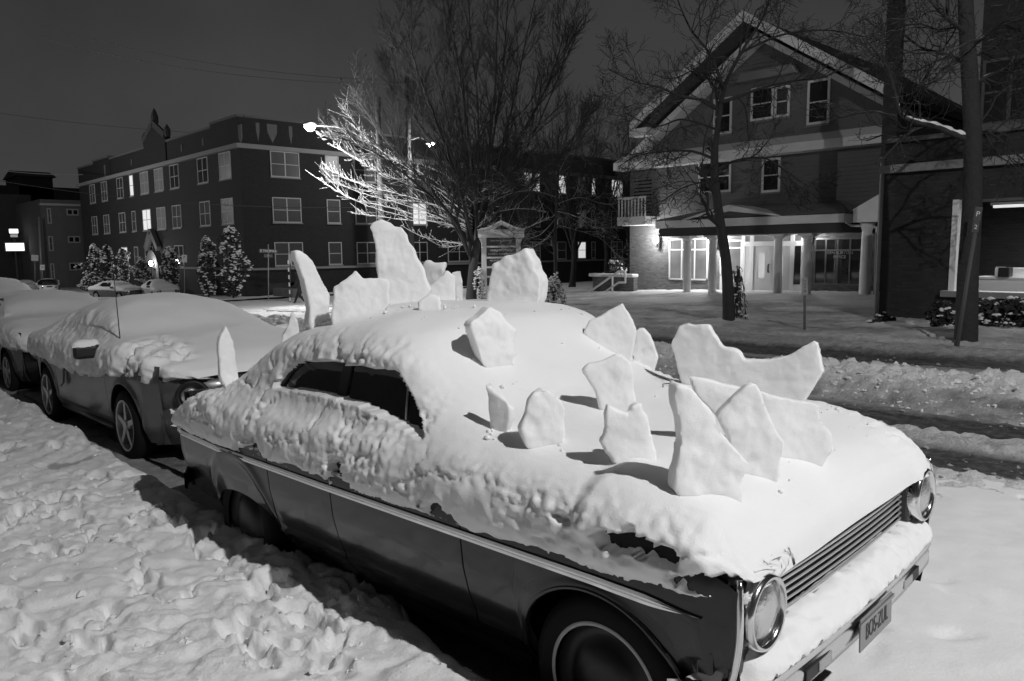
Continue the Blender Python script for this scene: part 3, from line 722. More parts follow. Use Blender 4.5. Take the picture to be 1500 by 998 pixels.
# snow lies against the glass elsewhere: never inside it
out = (cols > iC) & (cols < iE) & (soft <= .3) & (x_ > -2.3) & (x_ < -.7)
lim = -1.10 + (1.30 - z_) * 1.257; wgt = sstep(lim + .02, lim - .10, x_) * out
SVd[..., 1] += wgt * (np.minimum(SVd[..., 1], y_glass(z_) - .018) - SVd[..., 1])
grid_obj('snow_cover', SVd[::-1], SNOW_SIDE if False else SNOW, ford)
# snow lying along the front bumper
V = []
yb = np.linspace(-.90, .92, 190)
for y in yb:
    t = max(0, (abs(y) - .70) / .23); xo = .632 - .16 * t ** 2.2 - .02 * (y / .7) ** 2
    e = min(1, (y + .90) / .12 + .15, (.92 - y) / .10 + .1)
    tp = .602 * e + .50 * (1 - e)
    sec = [(.52, .545 * e + .47 * (1 - e)), (.545, tp - .012), (.55, tp + .005), (xo - .03, tp), (xo + .002, tp - .022), (xo + .030, tp - .055), (xo + .040, .512), (xo + .006, .49)]
    V.append(np.column_stack([np.array(catmull(sec, [4, 4, 5, 5, 6, 6, 5]))[:, 0], np.full(36, y), np.array(catmull(sec, [4, 4, 5, 5, 6, 6, 5]))[:, 1]]))
V = np.array(V); rr = fbm(V[..., 0] * 18, V[..., 1] * 18, V[..., 2] * 18, oct=4, seed=231); r2 = fbm(V[..., 1] * 60, V[..., 2] * 40, oct=3, seed=232)
kk = np.arange(36)[None, :]
V[..., 2] += .014 * rr * (kk < 30) + .022 * np.clip(r2, 0, 1) * (kk >= 29); V[..., 0] += .008 * rr
hole = np.sqrt(((V[..., 1] + .62) / .03) ** 2 + ((V[..., 0] - .57) / .03) ** 2); V[..., 2] -= .05 * np.exp(-hole ** 2)
grid_obj('bumper_snow', V, SNOW, ford)
# wiper bent up from the screen
wp = [march(962, 556), march(976, 562), march(988, 568)]
wp = [Vector(q) + Vector((0, -.01, .025)) for q in wp if q is not None]
if len(wp) >= 2: MB().tube(wp + [wp[-1] + Vector((-.02, -.06, .0)), wp[-1] + Vector((.0, -.09, -.03)), wp[-1] + Vector((.05, -.10, -.05))], .0025, 5).build('wiper_arm', BLACK, ford, True)
# ------------------------------------------------------------------ slabs of packed snow stuck upright in the car's snow
def solid_from_outline(name, poly3, depth_vec, m, vox=.0075, amp=.010, seed=0, taper=.0):
    """outline points (3D, in one plane) swept along depth_vec, then worn round and pitted"""
    n = len(poly3); me = bpy.data.meshes.new('tmp')
    c = sum((Vector(p) for p in poly3), Vector()) / n
    vs = [tuple(p) for p in poly3] + [tuple(c + (Vector(p) - c) * (1 - taper) + Vector(depth_vec)) for p in poly3]
    me.from_pydata(vs, [], [tuple(range(n)), tuple(reversed(range(n, 2 * n)))] + [(i, i + n, (i + 1) % n + n, (i + 1) % n) for i in range(n)])
    bm = bmesh.new(); bm.from_mesh(me); bmesh.ops.recalc_face_normals(bm, faces=bm.faces); bmesh.ops.triangulate(bm, faces=[f for f in bm.faces if len(f.verts) > 4]); bm.to_mesh(me); bm.free()
    t = bpy.data.objects.new('tmp', me); COL.objects.link(t)
    r = t.modifiers.new('r', 'REMESH'); r.mode = 'VOXEL'; r.voxel_size = vox
    s = t.modifiers.new('s', 'SMOOTH'); s.factor = .5; s.iterations = 2
    bpy.context.view_layer.update()
    out = bpy.data.meshes.new_from_object(t.evaluated_get(bpy.context.evaluated_depsgraph_get()))
    bpy.data.objects.remove(t); out.name = name
    k = len(out.vertices); co = np.empty(k * 3, np.float32); out.vertices.foreach_get('co', co); co = co.reshape(-1, 3)
    no = np.empty(k * 3, np.float32); out.vertices.foreach_get('normal', no); no = no.reshape(-1, 3)
    x, y, z = co.T.astype(float)
    d = amp * (.8 * fbm(x * 3.5, y * 5, z * 5, oct=4, seed=300 + seed) + .55 * fbm(x * 16, y * 16, z * 16, oct=3, seed=320 + seed))
    d -= amp * .9 * np.clip(.45 - worley(x * 11, y * 11, z * 11, seed=340 + seed), 0, .45) * 2 * sstep(.05, .3, fbm(x * 3, y * 3, z * 3, seed=350 + seed))
    co = co + no * d[:, None]
    out.vertices.foreach_set('co', co.astype(np.float32).ravel()); out.update()
    return link_mesh(name, out, m, None, smooth=True)
def zoomed(ox, oy, s, pts): return [(ox + a / s, oy + b / s) for a, b in pts]
def slab(label, px, base=None, at=None, turn=0.0, thick=.07, sink=.04, seed=0, lean=0.0, amp=.012, dense=True):
    """px: outline in the photograph; base: pixel where it meets the snow, or at: its place in the car's axes"""
    if at is not None: p = np.array([at[0], at[1], smooth_top(at[0], at[1])])
    else: p = march(*base)
    pw = np.array(FM @ Vector(p))
    v = pw - CAM; az = math.atan2(v[1], v[0]) + RAD(turn)
    n = np.array([math.cos(az), math.sin(az), 0.0])                 # faces away from the camera
    n = np.array([n[0] * math.cos(RAD(lean)), n[1] * math.cos(RAD(lean)), math.sin(RAD(lean))])
    pts = []
    for q in px:
        d = ray(*q); t = ((pw - CAM) @ n) / (d @ n); pts.append(CAM + d * t)
    pts = np.array(pts)
    # roots of the slab reach down into the snow
    zmin = pts[:, 2].min(); 
    low = sstep(zmin + .10, zmin + .02, pts[:, 2]); pts[:, 2] -= sink * low
    o = solid_from_outline('snow_slab', [Vector(a) for a in pts], Vector(n) * thick * .78, ICE, seed=seed, amp=amp)
    # the object's origin at the slab's foot
    foot = Vector((pw[0], pw[1], pts[:, 2].min()))
    o.data.transform(Matrix.Translation(-foot)); o.location = foot
    tag(o, label, 'snow slab', 'slabs of packed snow stuck in the car')
    return o
Z6 = lambda p: zoomed(400, 300, 2.772, p)
Z3 = lambda p: zoomed(640, 420, 3.3275, p)
Z4 = lambda p: zoomed(940, 440, 2.772, p)
Z1 = lambda p: zoomed(0, 360, 2.772, p)
slab('tall slim slab leaning left at the rear edge of the roof', Z6([(90, 190), (102, 185), (132, 200), (165, 228), (182, 268), (205, 312), (235, 368), (232, 410), (226, 425), (242, 482), (200, 487), (155, 489), (150, 450), (152, 420), (122, 300), (95, 225)]), at=(-2.0, -.52), thick=.09, seed=1, turn=25)
slab('wide low slab with one blunt peak, between the slim leaning slab and the tallest one', Z6([(243, 335), (300, 302), (320, 285), (333, 268), (346, 280), (365, 297), (455, 297), (472, 310), (476, 328), (469, 360), (476, 405), (445, 430), (435, 462), (400, 470), (250, 492), (236, 450), (245, 380)]), at=(-1.62, -.36), thick=.06, seed=2)
slab('tallest slab of all, a thick tapering fin rising from the middle of the roof', Z6([(390, 92), (405, 72), (440, 60), (470, 70), (490, 88), (520, 92), (545, 125), (548, 150), (575, 185), (580, 215), (610, 262), (620, 300), (640, 350), (604, 392), (592, 434), (520, 440), (420, 452), (425, 380), (432, 320), (425, 290), (420, 230), (415, 160), (400, 122)]), at=(-1.75, .12), thick=.12, seed=3)
slab('small notched slab showing just behind the tallest slab', Z6([(605, 240), (618, 228), (630, 225), (650, 237), (697, 233), (690, 280), (672, 310), (675, 385), (630, 385), (612, 300)]), at=(-1.95, .66), thick=.06, seed=4, turn=-15)
slab('rounded pale slab to the right of the tallest slab, pressed against its thin neighbour', Z6([(632, 330), (660, 305), (690, 287), (700, 270), (708, 267), (718, 278), (738, 290), (742, 330), (740, 400), (640, 402), (625, 360)]), at=(-1.62, .55), thick=.07, seed=5)
slab('thin upright slab beside the rounded pale one, nearest the tree trunk', Z6([(722, 275), (745, 268), (762, 268), (768, 300), (772, 360), (772, 398), (735, 400), (738, 330)]), at=(-1.66, .68), thick=.06, seed=6)
slab('small bucket shaped lump of snow in front of the tallest slab', Z6([(588, 395), (620, 372), (632, 360), (645, 360), (680, 372), (678, 400), (672, 458), (640, 462), (603, 460), (592, 420)]), at=(-1.38, -.22), thick=.08, seed=7)
slab('tiny low lump lying on the roof behind the rough dark slab', Z6([(755, 445), (765, 432), (790, 436), (815, 440), (838, 458), (830, 476), (780, 478), (758, 465)]), at=(-1.15, -.06), thick=.07, seed=8)
slab('broad boulder like slab standing before the white framed notice board', Z6([(868, 365), (880, 300), (893, 242), (940, 212), (1000, 195), (1012, 182), (1026, 179), (1042, 215), (1056, 230), (1062, 262), (1080, 292), (1084, 312), (1080, 370), (1072, 408), (1000, 398), (950, 390), (876, 390)]), at=(-1.32, .55), thick=.16, seed=9, turn=-20, amp=.016)
slab('small pointed spike behind the rear roof edge, left of the slim leaning slab', Z6([(72, 437), (80, 433), (90, 445), (97, 470), (104, 505), (110, 545), (30, 560), (38, 520), (62, 492)]), at=(-2.62, .0), thick=.08, seed=10)
slab('rough grey mottled slab leaning at the top of the windscreen', Z6([(800, 490), (812, 472), (832, 458), (860, 432), (885, 412), (925, 435), (948, 478), (988, 510), (976, 560), (985, 600), (968, 700), (935, 745), (905, 735), (850, 650), (832, 590), (815, 540)]), at=(-.83, -.35), thick=.10, seed=11, turn=30, amp=.016)
slab('small sharp shard with a curled edge low on the near windscreen corner', Z3([(234, 468), (250, 490), (300, 530), (340, 560), (358, 600), (354, 640), (335, 665), (325, 702), (312, 722), (280, 706), (255, 670), (242, 560)]), base=(733, 634), thick=.05, seed=12, turn=-35)
slab('rounded tombstone shaped slab on the cowl, second from the windscreen corner', Z3([(405, 690), (432, 620), (445, 550), (470, 517), (515, 495), (560, 508), (602, 542), (632, 602), (625, 660), (628, 785), (560, 790), (480, 775), (430, 740)]), base=(805, 656), thick=.06, seed=13, turn=12)
slab('two horned slab like a cat head on the hood', Z3([(797, 762), (828, 690), (822, 620), (832, 575), (850, 580), (880, 605), (935, 622), (960, 582), (985, 568), (1000, 572), (1002, 600), (1030, 640), (1045, 720), (1070, 790), (1074, 888), (1000, 886), (900, 850), (820, 790)]), base=(935, 684), thick=.05, seed=14, turn=18)
slab('large pale slab with a sharp top corner at the far windscreen edge', Z3([(708, 232), (740, 170), (800, 142), (832, 115), (865, 100), (905, 80), (946, 150), (972, 205), (962, 280), (955, 330), (965, 410), (930, 425), (870, 420), (800, 360), (740, 290)]), at=(-.62, .60), thick=.05, seed=15)
slab('smooth tapering slab in front of the sharp cornered one', Z3([(714, 412), (740, 377), (810, 365), (870, 330), (902, 332), (942, 370), (962, 400), (966, 480), (976, 592), (940, 618), (880, 604), (800, 582), (780, 520), (750, 470)]), base=(905, 602), thick=.05, seed=16, turn=8)
slab('narrow oval slab behind the right edge of the sharp cornered one', Z3([(958, 225), (985, 204), (1005, 200), (1040, 240), (1060, 292), (1075, 342), (1062, 400), (1035, 436), (1000, 425), (960, 380), (950, 300)]), at=(-.55, .76), thick=.05, seed=17)
slab('big butterfly shaped slab with two peaks, farthest out on the hood', Z4([(112, 178), (150, 100), (180, 86), (205, 100), (270, 97), (290, 132), (330, 190), (380, 200), (398, 212), (412, 242), (500, 243), (580, 230), (640, 200), (695, 164), (716, 172), (728, 240), (737, 290), (702, 340), (652, 414), (600, 470), (520, 500), (380, 500), (300, 470), (200, 400), (150, 320), (138, 255)]), at=(.02, .62), thick=.06, seed=18, turn=-12)
slab('long level slab with a step at its right end, behind the leaf shaped one', Z4([(190, 312), (215, 306), (270, 320), (380, 348), (430, 356), (500, 374), (560, 394), (640, 408), (700, 414), (724, 430), (730, 480), (778, 545), (776, 590), (737, 636), (727, 666), (640, 648), (585, 634), (480, 600), (380, 540), (300, 470), (220, 390)]), base=(1190, 678), thick=.06, seed=19, turn=20)
slab('leaf shaped pointed slab standing behind the biggest near triangle', Z4([(305, 470), (360, 410), (430, 345), (445, 337), (462, 336), (482, 360), (515, 440), (530, 490), (587, 577), (577, 630), (560, 690), (545, 722), (520, 737), (430, 716), (400, 690), (350, 560)]), base=(1118, 702), thick=.06, seed=20, turn=15)
slab('big triangular slab nearest the front fender, with a notched sloping edge', Z4([(130, 392), (136, 355), (150, 338), (182, 342), (215, 372), (240, 402), (262, 420), (302, 472), (322, 520), (342, 552), (370, 590), (402, 622), (438, 662), (430, 700), (418, 730), (408, 800), (402, 882), (342, 888), (270, 852), (190, 822), (132, 770), (142, 680), (158, 580), (154, 500), (135, 440)]), base=(1030, 742), thick=.085, seed=21, turn=22, amp=.014)
slab('flat slab lying down beyond the long level slab on the far hood edge', Z4([(715, 425), (760, 434), (850, 448), (880, 453), (877, 485), (840, 482), (790, 490), (740, 470)]), at=(.16, .74), thick=.10, seed=22, turn=30)
SLABS_DONE = 1
slab('slim pointed slab alone on the trunk lid', Z1([(889, 392), (896, 370), (912, 340), (920, 324), (930, 345), (945, 380), (958, 450), (972, 545), (945, 552), (925, 552), (906, 536), (894, 518)]), base=(338, 560), thick=.06, seed=23, turn=20)

# loose crumbs of snow round the slabs' feet and over the hood
rgc = random.Random(8); cr_ = MB()
def crumb(p, z):
    k = []
    for la in (-.6, .35, 1.0):
        rr = math.sqrt(max(0, 1 - la * la * .85)) if la < 1 else .3
        k += [Vector(p) + Vector((math.cos(b) * rr * z * rgc.uniform(.6, 1.3), math.sin(b) * rr * z * rgc.uniform(.6, 1.3), la * z * rgc.uniform(.55, .85))) for b in np.linspace(0, 2 * PI, 6, endpoint=False)]
    cr_.add(k, [(j * 6 + m, j * 6 + (m + 1) % 6, (j + 1) * 6 + (m + 1) % 6, (j + 1) * 6 + m) for j in range(2) for m in range(6)] + [tuple(range(5, -1, -1)), tuple(range(12, 18))])
for o in [q for q in bpy.data.objects if q.get('category') == 'snow slab']:
    c = FMi[:3, :3] @ np.array(o.location) + FMi[:3, 3]
    wdt = max(o.dimensions.x, o.dimensions.y) * .5
    for _ in range(9):
        a = rgc.uniform(-PI, PI); r = wdt * rgc.uniform(.35, 1.25); x = c[0] + r * math.cos(a); y = c[1] + r * math.sin(a)
        if -3.2 < x < .5 and abs(y) < .8:
            z = .004 + .012 * rgc.random() ** 2.5; crumb(FM @ Vector((x, y, smooth_top(x, y) + z * .3)), z)
for _ in range(60):
    x = rgc.uniform(-2.4, .5); y = rgc.uniform(-.8, .8); z = .003 + .008 * rgc.random() ** 3; crumb(FM @ Vector((x, y, smooth_top(x, y) + z * .3)), z)
tag(cr_.build('snow_crumbs', ICE, None, True), 'loose crumbs of snow scattered round the upright slabs on the sedan', 'snow crumbs', kind='stuff')
# ------------------------------------------------------------------ the other cars
def five_spoke(t, r, s, m):
    rim = MB().lathe([(r * .70, s * .10), (r * .71, s * .115), (r * .66, s * .112), (r * .62, s * .07), (r * .60, -s * .05)], n=40, axis='Y')
    for k in range(5):
        a = 2 * PI * k / 5 + .3
        d = Vector((math.cos(a), 0, math.sin(a))); q = Vector((-math.sin(a), 0, math.cos(a)))
        o = [d * r * .12 + q * .030, d * r * .64 + q * .022, d * r * .64 - q * .022, d * r * .12 - q * .030]
        vs = [tuple(p + Vector((0, s * .105, 0))) for p in o] + [tuple(p + Vector((0, s * .06, 0))) for p in o]
        rim.add(vs, [(0, 1, 2, 3), (4, 7, 6, 5), (0, 4, 5, 1), (1, 5, 6, 2), (2, 6, 7, 3), (3, 7, 4, 0)])
    rim.lathe([(.001, s * .115), (.05, s * .115), (.06, s * .10), (.062, s * .05)], n=20, axis='Y')
    return rim.build('rim', m, t, True, auto=35)
RIM = mat('alloy rim', .5, .35, metal=.7, var=.15)
TAIL = mat('tail lamp', .05, .2)
def snowed_car(name, label, P, loc, rot, paint, ST, hem=(.70,), res=1.0, spokes=True, seed=0, window=None, group=None, mirror=True, rough_x=None):
    """P: wheelbase wb, front/rear overhang fo/ro, half width hw, sill, belt, wheel radius r"""
    root = empty(name, loc, rot); tag(root, label, 'car', group)
    wb, fo, ro, hw, r = P['wb'], P['fo'], P['ro'], P['hw'], P['r']; belt = P['belt']; wz = r
    ysd = lambda z: hw * np.interp(z, [.14, .22, .36, .45, .62, .78, belt, belt + .1], [.84, .90, .965, .97, .985, 1.0, .975, .91])
    pl_ = lambda x: np.interp(x, [-wb - ro, -wb - ro + .10, -wb - ro + .45, -wb, 0, fo - .5, fo - .12, fo], [.70, .86, .95, 1.0, 1.0, .975, .90, .62])
    def zl(x):
        z = np.interp(x, [-wb - ro, -wb - .5, -wb, 0, .45, fo], [.34, .26, .21, .21, .22, .26])
        for ax in (0, -wb):
            t = np.clip((r + .055) ** 2 - (x - ax) ** 2, 0, None); z = np.where(t > 0, np.maximum(z, wz + np.sqrt(t)), z)
        return z
    def patch(nm, x0, x1, s, off=0.0, m=paint, par=root):
        n = max(8, int((x1 - x0) / (.02 / res))); xs = np.linspace(x0, x1, n); v = np.linspace(0, 1, int(18 * min(1, res + .3)))
        a = zl(xs)[:, None]; z = a + (belt - a) * v[None, :]; y = (ysd(z) + off) * pl_(xs)[:, None]; X = np.repeat(xs[:, None], len(v), 1)
        for ax in (0, -wb):
            d = np.sqrt((X - ax) ** 2 + (z - wz) ** 2) - r - .055; y = y + .02 * np.exp(-(d / .04) ** 2) * (z > .2)
        V = np.stack([X, s * y, z], -1)
        if s > 0: V = V[:, ::-1]
        return grid_obj(nm, V, m, par)
    d0, d1 = -wb + .42, -.50
    for s in (-1, 1):
        patch('rear_quarter_panel', -wb - ro, d0 - .004, s); patch('door', d0 + .004, d1 - .004, s); patch('front_fender', d1 + .004, fo - .20, s)
        patch('inner_shell', -wb - ro + .03, fo - .30, s, -.03, UNDER)
        MB().tube([(d0, -s * 0 + s * (float(ysd(.25)) + .006), .25), (d1 - .05, s * (float(ysd(.25)) + .006), .25)], .03, 8).build('side_skirt', paint, root, True)
    b = MB(); b.span((-wb - ro + .08, -hw * .72, .17), (fo - .15, hw * .72, .52)); b.span((-wb + r + .1, -hw * .88, .18), (-r - .1, hw * .88, .5)); b.build('underbody', UNDER, root)
    # front and rear ends
    yy = np.linspace(-1, 1, 41); prof = P['nose']
    V = np.array([[(fo - .02 - .27 * abs(t) ** 3 + a, t * hw * .905, z) for a, z in prof] for t in yy]); bumper = grid_obj('front_bumper', V, paint, root)
    V = []
    for t in np.linspace(-.97, .97, 60):
        xx = fo - .02 - .26 * abs(t) ** 3; V.append([(xx - .03, t * hw * .86, .56), (xx + .0, t * hw * .86, .585 + .02 * math.sin(t * 9)), (xx + .05, t * hw * .86, .58 + .015 * math.sin(t * 14)), (xx + .085, t * hw * .86, .55), (xx + .08, t * hw * .86, .525)])
    if res >= 1: V = np.array(V); V[..., 2] += .02 * fbm(V[..., 0] * 9, V[..., 1] * 9, oct=3, seed=77); grid_obj('bumper_snow', V, SNOW, root)
    prof_r = [(0, .30), (-.05, .45), (-.06, .62), (0, .80), (.04, belt)]
    V = np.array([[(-wb - ro + .02 + .20 * abs(t) ** 3 + a, t * hw * .88, z) for a, z in prof_r] for t in yy]); grid_obj('rear_bumper', V[::-1], paint, root)
    for s in (-1, 1):
        hl = empty('headlight', (fo - .075, s * hw * .66, .665), (0, 0, s * .45)); hl.parent = root
        MB().lathe([(.135, -.04), (.14, .055), (.128, .075), (.10, .03), (.06, .012), (.001, .008)], n=28, axis='X').build('bowl', BLACK, hl, True)
        MB().lathe([(.075, .02), (.078, .06), (.066, .066), (.05, .075), (.001, .082)], (0, s * .02, 0), n=24, axis='X').build('lens', LENS, hl, True)
        MB().box((-wb - ro + .03, s * hw * .62, .70), (.03, .20, .13)).build('tail_light', TAIL, root, bevel=.01)
    # wheels
    for ax in (0, -wb):
        for s in (-1, 1):
            t = empty('wheel', (ax, s * (hw - .115), wz)); t.parent = root
            MB().lathe([(r * .70, -.11), (r * .88, -.112), (r * .98, -.09), (r, -.06), (r, .06), (r * .98, .09), (r * .88, .112), (r * .70, .11)], n=40, axis='Y').build('tyre', RUBBER, t, True)
            if spokes:
                five_spoke(t, r, s, RIM)
                MB().lathe([(.001, s * .02), (r * .66, s * .02)], n=24, axis='Y').build('brake_disc', UNDER, t)
            else: MB().lathe([(r * .70, s * .10), (r * .6, s * .06), (r * .3, s * .085), (.001, s * .09)], n=24, axis='Y').build('hubcap', RIM, t, True)
    # cabin beneath the snow
    rows = []
    for q in ST:
        pts = [(-y, z) for y, z in reversed(q[1])] if False else q[1]
        sel = [p for p in pts if p[1] > belt - .06]
        if len(sel) >= 5: rows.append([(q[0], p[0] * .95, p[1] - .075) for p in pts[2:-2]])
    rows.sort(key=lambda a: a[0][0])
    grid_obj('roof_and_hood', np.array(rows), paint, root)
    # snow
    xs = axis_pts([(min(q[0] for q in ST), .018 / res), (max(q[0] for q in ST), .018 / res)])
    per = [max(2, int(k * res)) for k in (9, 10, 10, 12, 10, 8, 8, 8, 6, 5, 4, 3)]
    V = blanket(ST, xs, per, sm=.07); N = normals_of(V)
    if N[len(xs) // 2, V.shape[1] // 2, 2] < 0: N = -N
    x, y, z = V[..., 0], V[..., 1], V[..., 2]; c = np.arange(V.shape[1])[None, :].repeat(len(xs), 0); jC, jD, jE = sum(per[:2]), sum(per[:3]), sum(per[:4])
    sd = np.maximum(sstep(jD, jC - 3, c), sstep(V.shape[1] - 16, V.shape[1] - 10, c))
    cabm = sstep(-wb - .1, -wb + .3, x) * sstep(-.45, -.75, x); sd = np.maximum(sd, cabm * sstep(jE + 3, jE - 4, c))
    dsp = sd * (.03 * fbm(x * 7, y * 7, z * 7, oct=4, seed=400 + seed) + .022 * np.clip(.6 - worley(x * 18, y * 18, z * 18, seed=410 + seed), 0, .6)) + (1 - sd) * .022 * fbm(x * 1.3, y * 1.3, oct=3, seed=420 + seed)
    if rough_x:
        f = sstep(rough_x[0], rough_x[0] + .15, x) * sstep(rough_x[1], rough_x[1] - .15, x) * sstep(rough_x[2], rough_x[2] - .2, y)
        dsp = dsp + f * (.10 * fbm(x * 5.5, y * 4.5, z * 4.5, oct=4, seed=430 + seed) - .06 * np.exp(-(fbm(x * 3, y * 3, z * 3, oct=3, seed=440 + seed) / .06) ** 2))
    V = V + N * dsp[..., None]
    rg = fbm(x * 9, y * 9, z * 9, oct=4, seed=450 + seed)
    hz = np.interp(x, [h[0] for h in hem], [h[1] for h in hem]) if len(hem) > 1 else hem[0]
    pull = sstep(.015, -.01, z - hz + .07 * rg) * ((c < jD) | (c > V.shape[1] - 12))
    V[..., 1] -= np.sign(y) * pull * .14
    if window:
        gl = MB(); wy = lambda q: -(window['y0'] - .45 * (q - belt)); gpo = window['glass']
        gl.add([(a, wy(q), q) for a, q in gpo], [tuple(range(len(gpo)))]); gl.build('side_window', CAR_GLASS, root)
        inw = in_poly(x + .03 * rg, z + .03 * rg, window['clear']) & (c > jC) & (c < jE + 4)
        V[..., 1] = np.where(inw, np.maximum(V[..., 1], wy(z) + .06), np.where((c > jC) & (c < jE) & (x < window['clear'][0][0] + .5), np.minimum(V[..., 1], wy(z) - .02), V[..., 1]))
    grid_obj('snow_cover', V[::-1], SNOW, root)
    if mirror:
        for s in (-1, 1):
            mi = MB().box((-.62, s * (hw + .10), belt + .06), (.10, .22, .13)).build('mirror', BLACK, root, bevel=.03, seg=3)
            mv = []
            for t in np.linspace(-1, 1, 13):
                mv.append([(-.62 + .065 * math.cos(a) * math.sqrt(max(.05, 1 - t * t)), s * (hw + .10) + t * .12, belt + .115 + .06 * math.sin(a) * math.sqrt(max(.05, 1 - t ** 4))) for a in np.linspace(PI, 0, 9)])
            mv = np.array(mv); mv[..., 2] += .02 * fbm(mv[..., 0] * 12, mv[..., 1] * 12, oct=3, seed=seed)
            grid_obj('mirror_snow', mv, SNOW, mi)
    return root
def half(x, A, B, C, D, E_, F_, G): return (x, [A, B, C, D, E_, F_, (0, G)] + [(-a, b) for a, b in reversed([A, B, C, D, E_, F_])])
def place(px, py, yaw, hw, dz=0.0):
    """root position so that the near front tyre touches the ground at a pixel"""
    g = on_ground(px, py, dz); c, s = math.cos(yaw), math.sin(yaw); ox, oy = s * (hw - .1), -c * (hw - .1)
    return (g[0] - ox, g[1] - oy, float(terr(g[0])) + dz)
# --- coupe behind the sedan
PM = dict(wb=2.70, fo=.92, ro=1.0, hw=.93, r=.335, belt=.93, nose=[(-.10, .22), (.0, .30), (.06, .42), (.075, .50), (.03, .535), (.03, .56), (.06, .58), (.05, .76), (-.05, .86), (-.2, .90)])
SM = [half(.93, (-.60, .80), (-.61, .81), (-.59, .82), (-.55, .825), (-.42, .83), (-.2, .83), .83),
      half(.86, (-.70, .80), (-.72, .84), (-.70, .88), (-.62, .905), (-.45, .91), (-.2, .915), .915),
      half(.6, (-.86, .74), (-.90, .84), (-.87, .95), (-.76, .99), (-.55, 1.01), (-.25, 1.02), 1.02),
      half(.1, (-.92, .72), (-.975, .84), (-.94, .99), (-.82, 1.05), (-.6, 1.075), (-.28, 1.09), 1.095),
      half(-.35, (-.93, .70), (-.98, .82), (-.95, 1.0), (-.84, 1.08), (-.63, 1.13), (-.3, 1.16), 1.17),
      half(-.7, (-.93, .68), (-.98, .80), (-.95, .99), (-.84, 1.10), (-.68, 1.24), (-.35, 1.30), 1.315),
      half(-1.1, (-.93, .68), (-.98, .80), (-.95, .98), (-.83, 1.11), (-.66, 1.34), (-.38, 1.43), 1.45),
      half(-1.6, (-.93, .68), (-.98, .80), (-.96, .98), (-.83, 1.12), (-.65, 1.37), (-.38, 1.475), 1.495),
      half(-2.1, (-.93, .68), (-.98, .80), (-.96, .99), (-.83, 1.13), (-.65, 1.33), (-.38, 1.435), 1.46),
      half(-2.6, (-.93, .72), (-.98, .82), (-.96, 1.01), (-.82, 1.13), (-.64, 1.26), (-.36, 1.34), 1.36),
      half(-3.1, (-.92, .74), (-.97, .84), (-.94, 1.01), (-.80, 1.09), (-.6, 1.13), (-.3, 1.16), 1.165),
      half(-3.45, (-.88, .76), (-.93, .84), (-.90, 1.0), (-.76, 1.05), (-.55, 1.07), (-.25, 1.08), 1.085),
      half(-3.68, (-.80, .80), (-.84, .83), (-.80, .88), (-.7, .90), (-.5, .91), (-.25, .91), .91)]
coupe = snowed_car('parked_coupe', 'grey two door car with spoked wheels, snowed in right behind the slab covered sedan', PM, place(203, 673, .02, .93, -.02), (0, -.02, .02), PAINT_GREY, SM,
                   hem=((-3.7, .74), (-2.7, .80), (-2.2, .72), (-.9, .70), (-.5, .74), (-.36, .80), (0, .80), (.36, .76), (.7, .80)), seed=1, rough_x=(-.25, .75, -.35))
MB().tube([(-.42, -.78, 1.05), (-.43, -.78, 1.30), (-.47, -.78, 1.90)], [.006, .005, .003], 6).build('antenna', BLACK, coupe, True)
for s in (-1, 1):
    MB().prism([(-2.0, .50), (-1.86, .56), (-1.80, .74), (-1.88, .72), (-1.97, .60)], s * .935, s * .955, 'Y').build('side_scoop', PAINT_GREY, coupe, bevel=.008)
    MB().bar((.92, s * .34, .50), (.70, s * .74, .50), .05, .022).build('bumper_trim', CHROME, coupe, bevel=.006)
# --- sedan behind the coupe
PS = dict(wb=2.65, fo=.88, ro=1.05, hw=.89, r=.32, belt=.93, nose=[(-.06, .22), (.0, .30), (.05, .42), (.06, .55), (.03, .62), (.02, .74), (-.06, .84), (-.2, .88)])
SS = [half(.88, (-.60, .68), (-.62, .70), (-.60, .73), (-.55, .76), (-.42, .78), (-.2, .79), .79),
      half(.78, (-.74, .66), (-.78, .74), (-.75, .84), (-.66, .88), (-.45, .90), (-.2, .91), .91),
      half(.5, (-.86, .66), (-.90, .78), (-.87, .92), (-.75, .98), (-.55, 1.0), (-.25, 1.01), 1.015),
      half(.0, (-.89, .70), (-.94, .80), (-.90, .97), (-.80, 1.04), (-.6, 1.06), (-.28, 1.075), 1.08),
      half(-.4, (-.89, .74), (-.94, .82), (-.91, .98), (-.82, 1.07), (-.62, 1.12), (-.3, 1.15), 1.16),
      half(-.75, (-.89, .78), (-.94, .84), (-.91, .98), (-.80, 1.10), (-.67, 1.27), (-.35, 1.34), 1.35),
      half(-1.15, (-.89, .78), (-.94, .84), (-.91, .98), (-.79, 1.11), (-.64, 1.35), (-.38, 1.43), 1.45),
      half(-2.0, (-.89, .78), (-.94, .84), (-.91, .98), (-.79, 1.12), (-.64, 1.37), (-.38, 1.455), 1.475),
      half(-2.5, (-.89, .78), (-.94, .84), (-.91, 1.0), (-.79, 1.12), (-.63, 1.33), (-.36, 1.42), 1.44),
      half(-3.0, (-.88, .78), (-.93, .84), (-.90, 1.0), (-.78, 1.08), (-.6, 1.14), (-.3, 1.17), 1.18),
      half(-3.5, (-.84, .78), (-.88, .84), (-.85, .98), (-.74, 1.03), (-.55, 1.05), (-.25, 1.06), 1.065),
      half(-3.68, (-.74, .78), (-.77, .80), (-.74, .85), (-.66, .87), (-.5, .88), (-.25, .88), .88)]
WS = dict(y0=.83, glass=[(-2.5, .93), (-2.2, 1.35), (-1.1, 1.38), (-.55, .93)], clear=[(-1.0, 1.02), (-1.05, 1.30), (-2.1, 1.32), (-2.4, 1.08)])
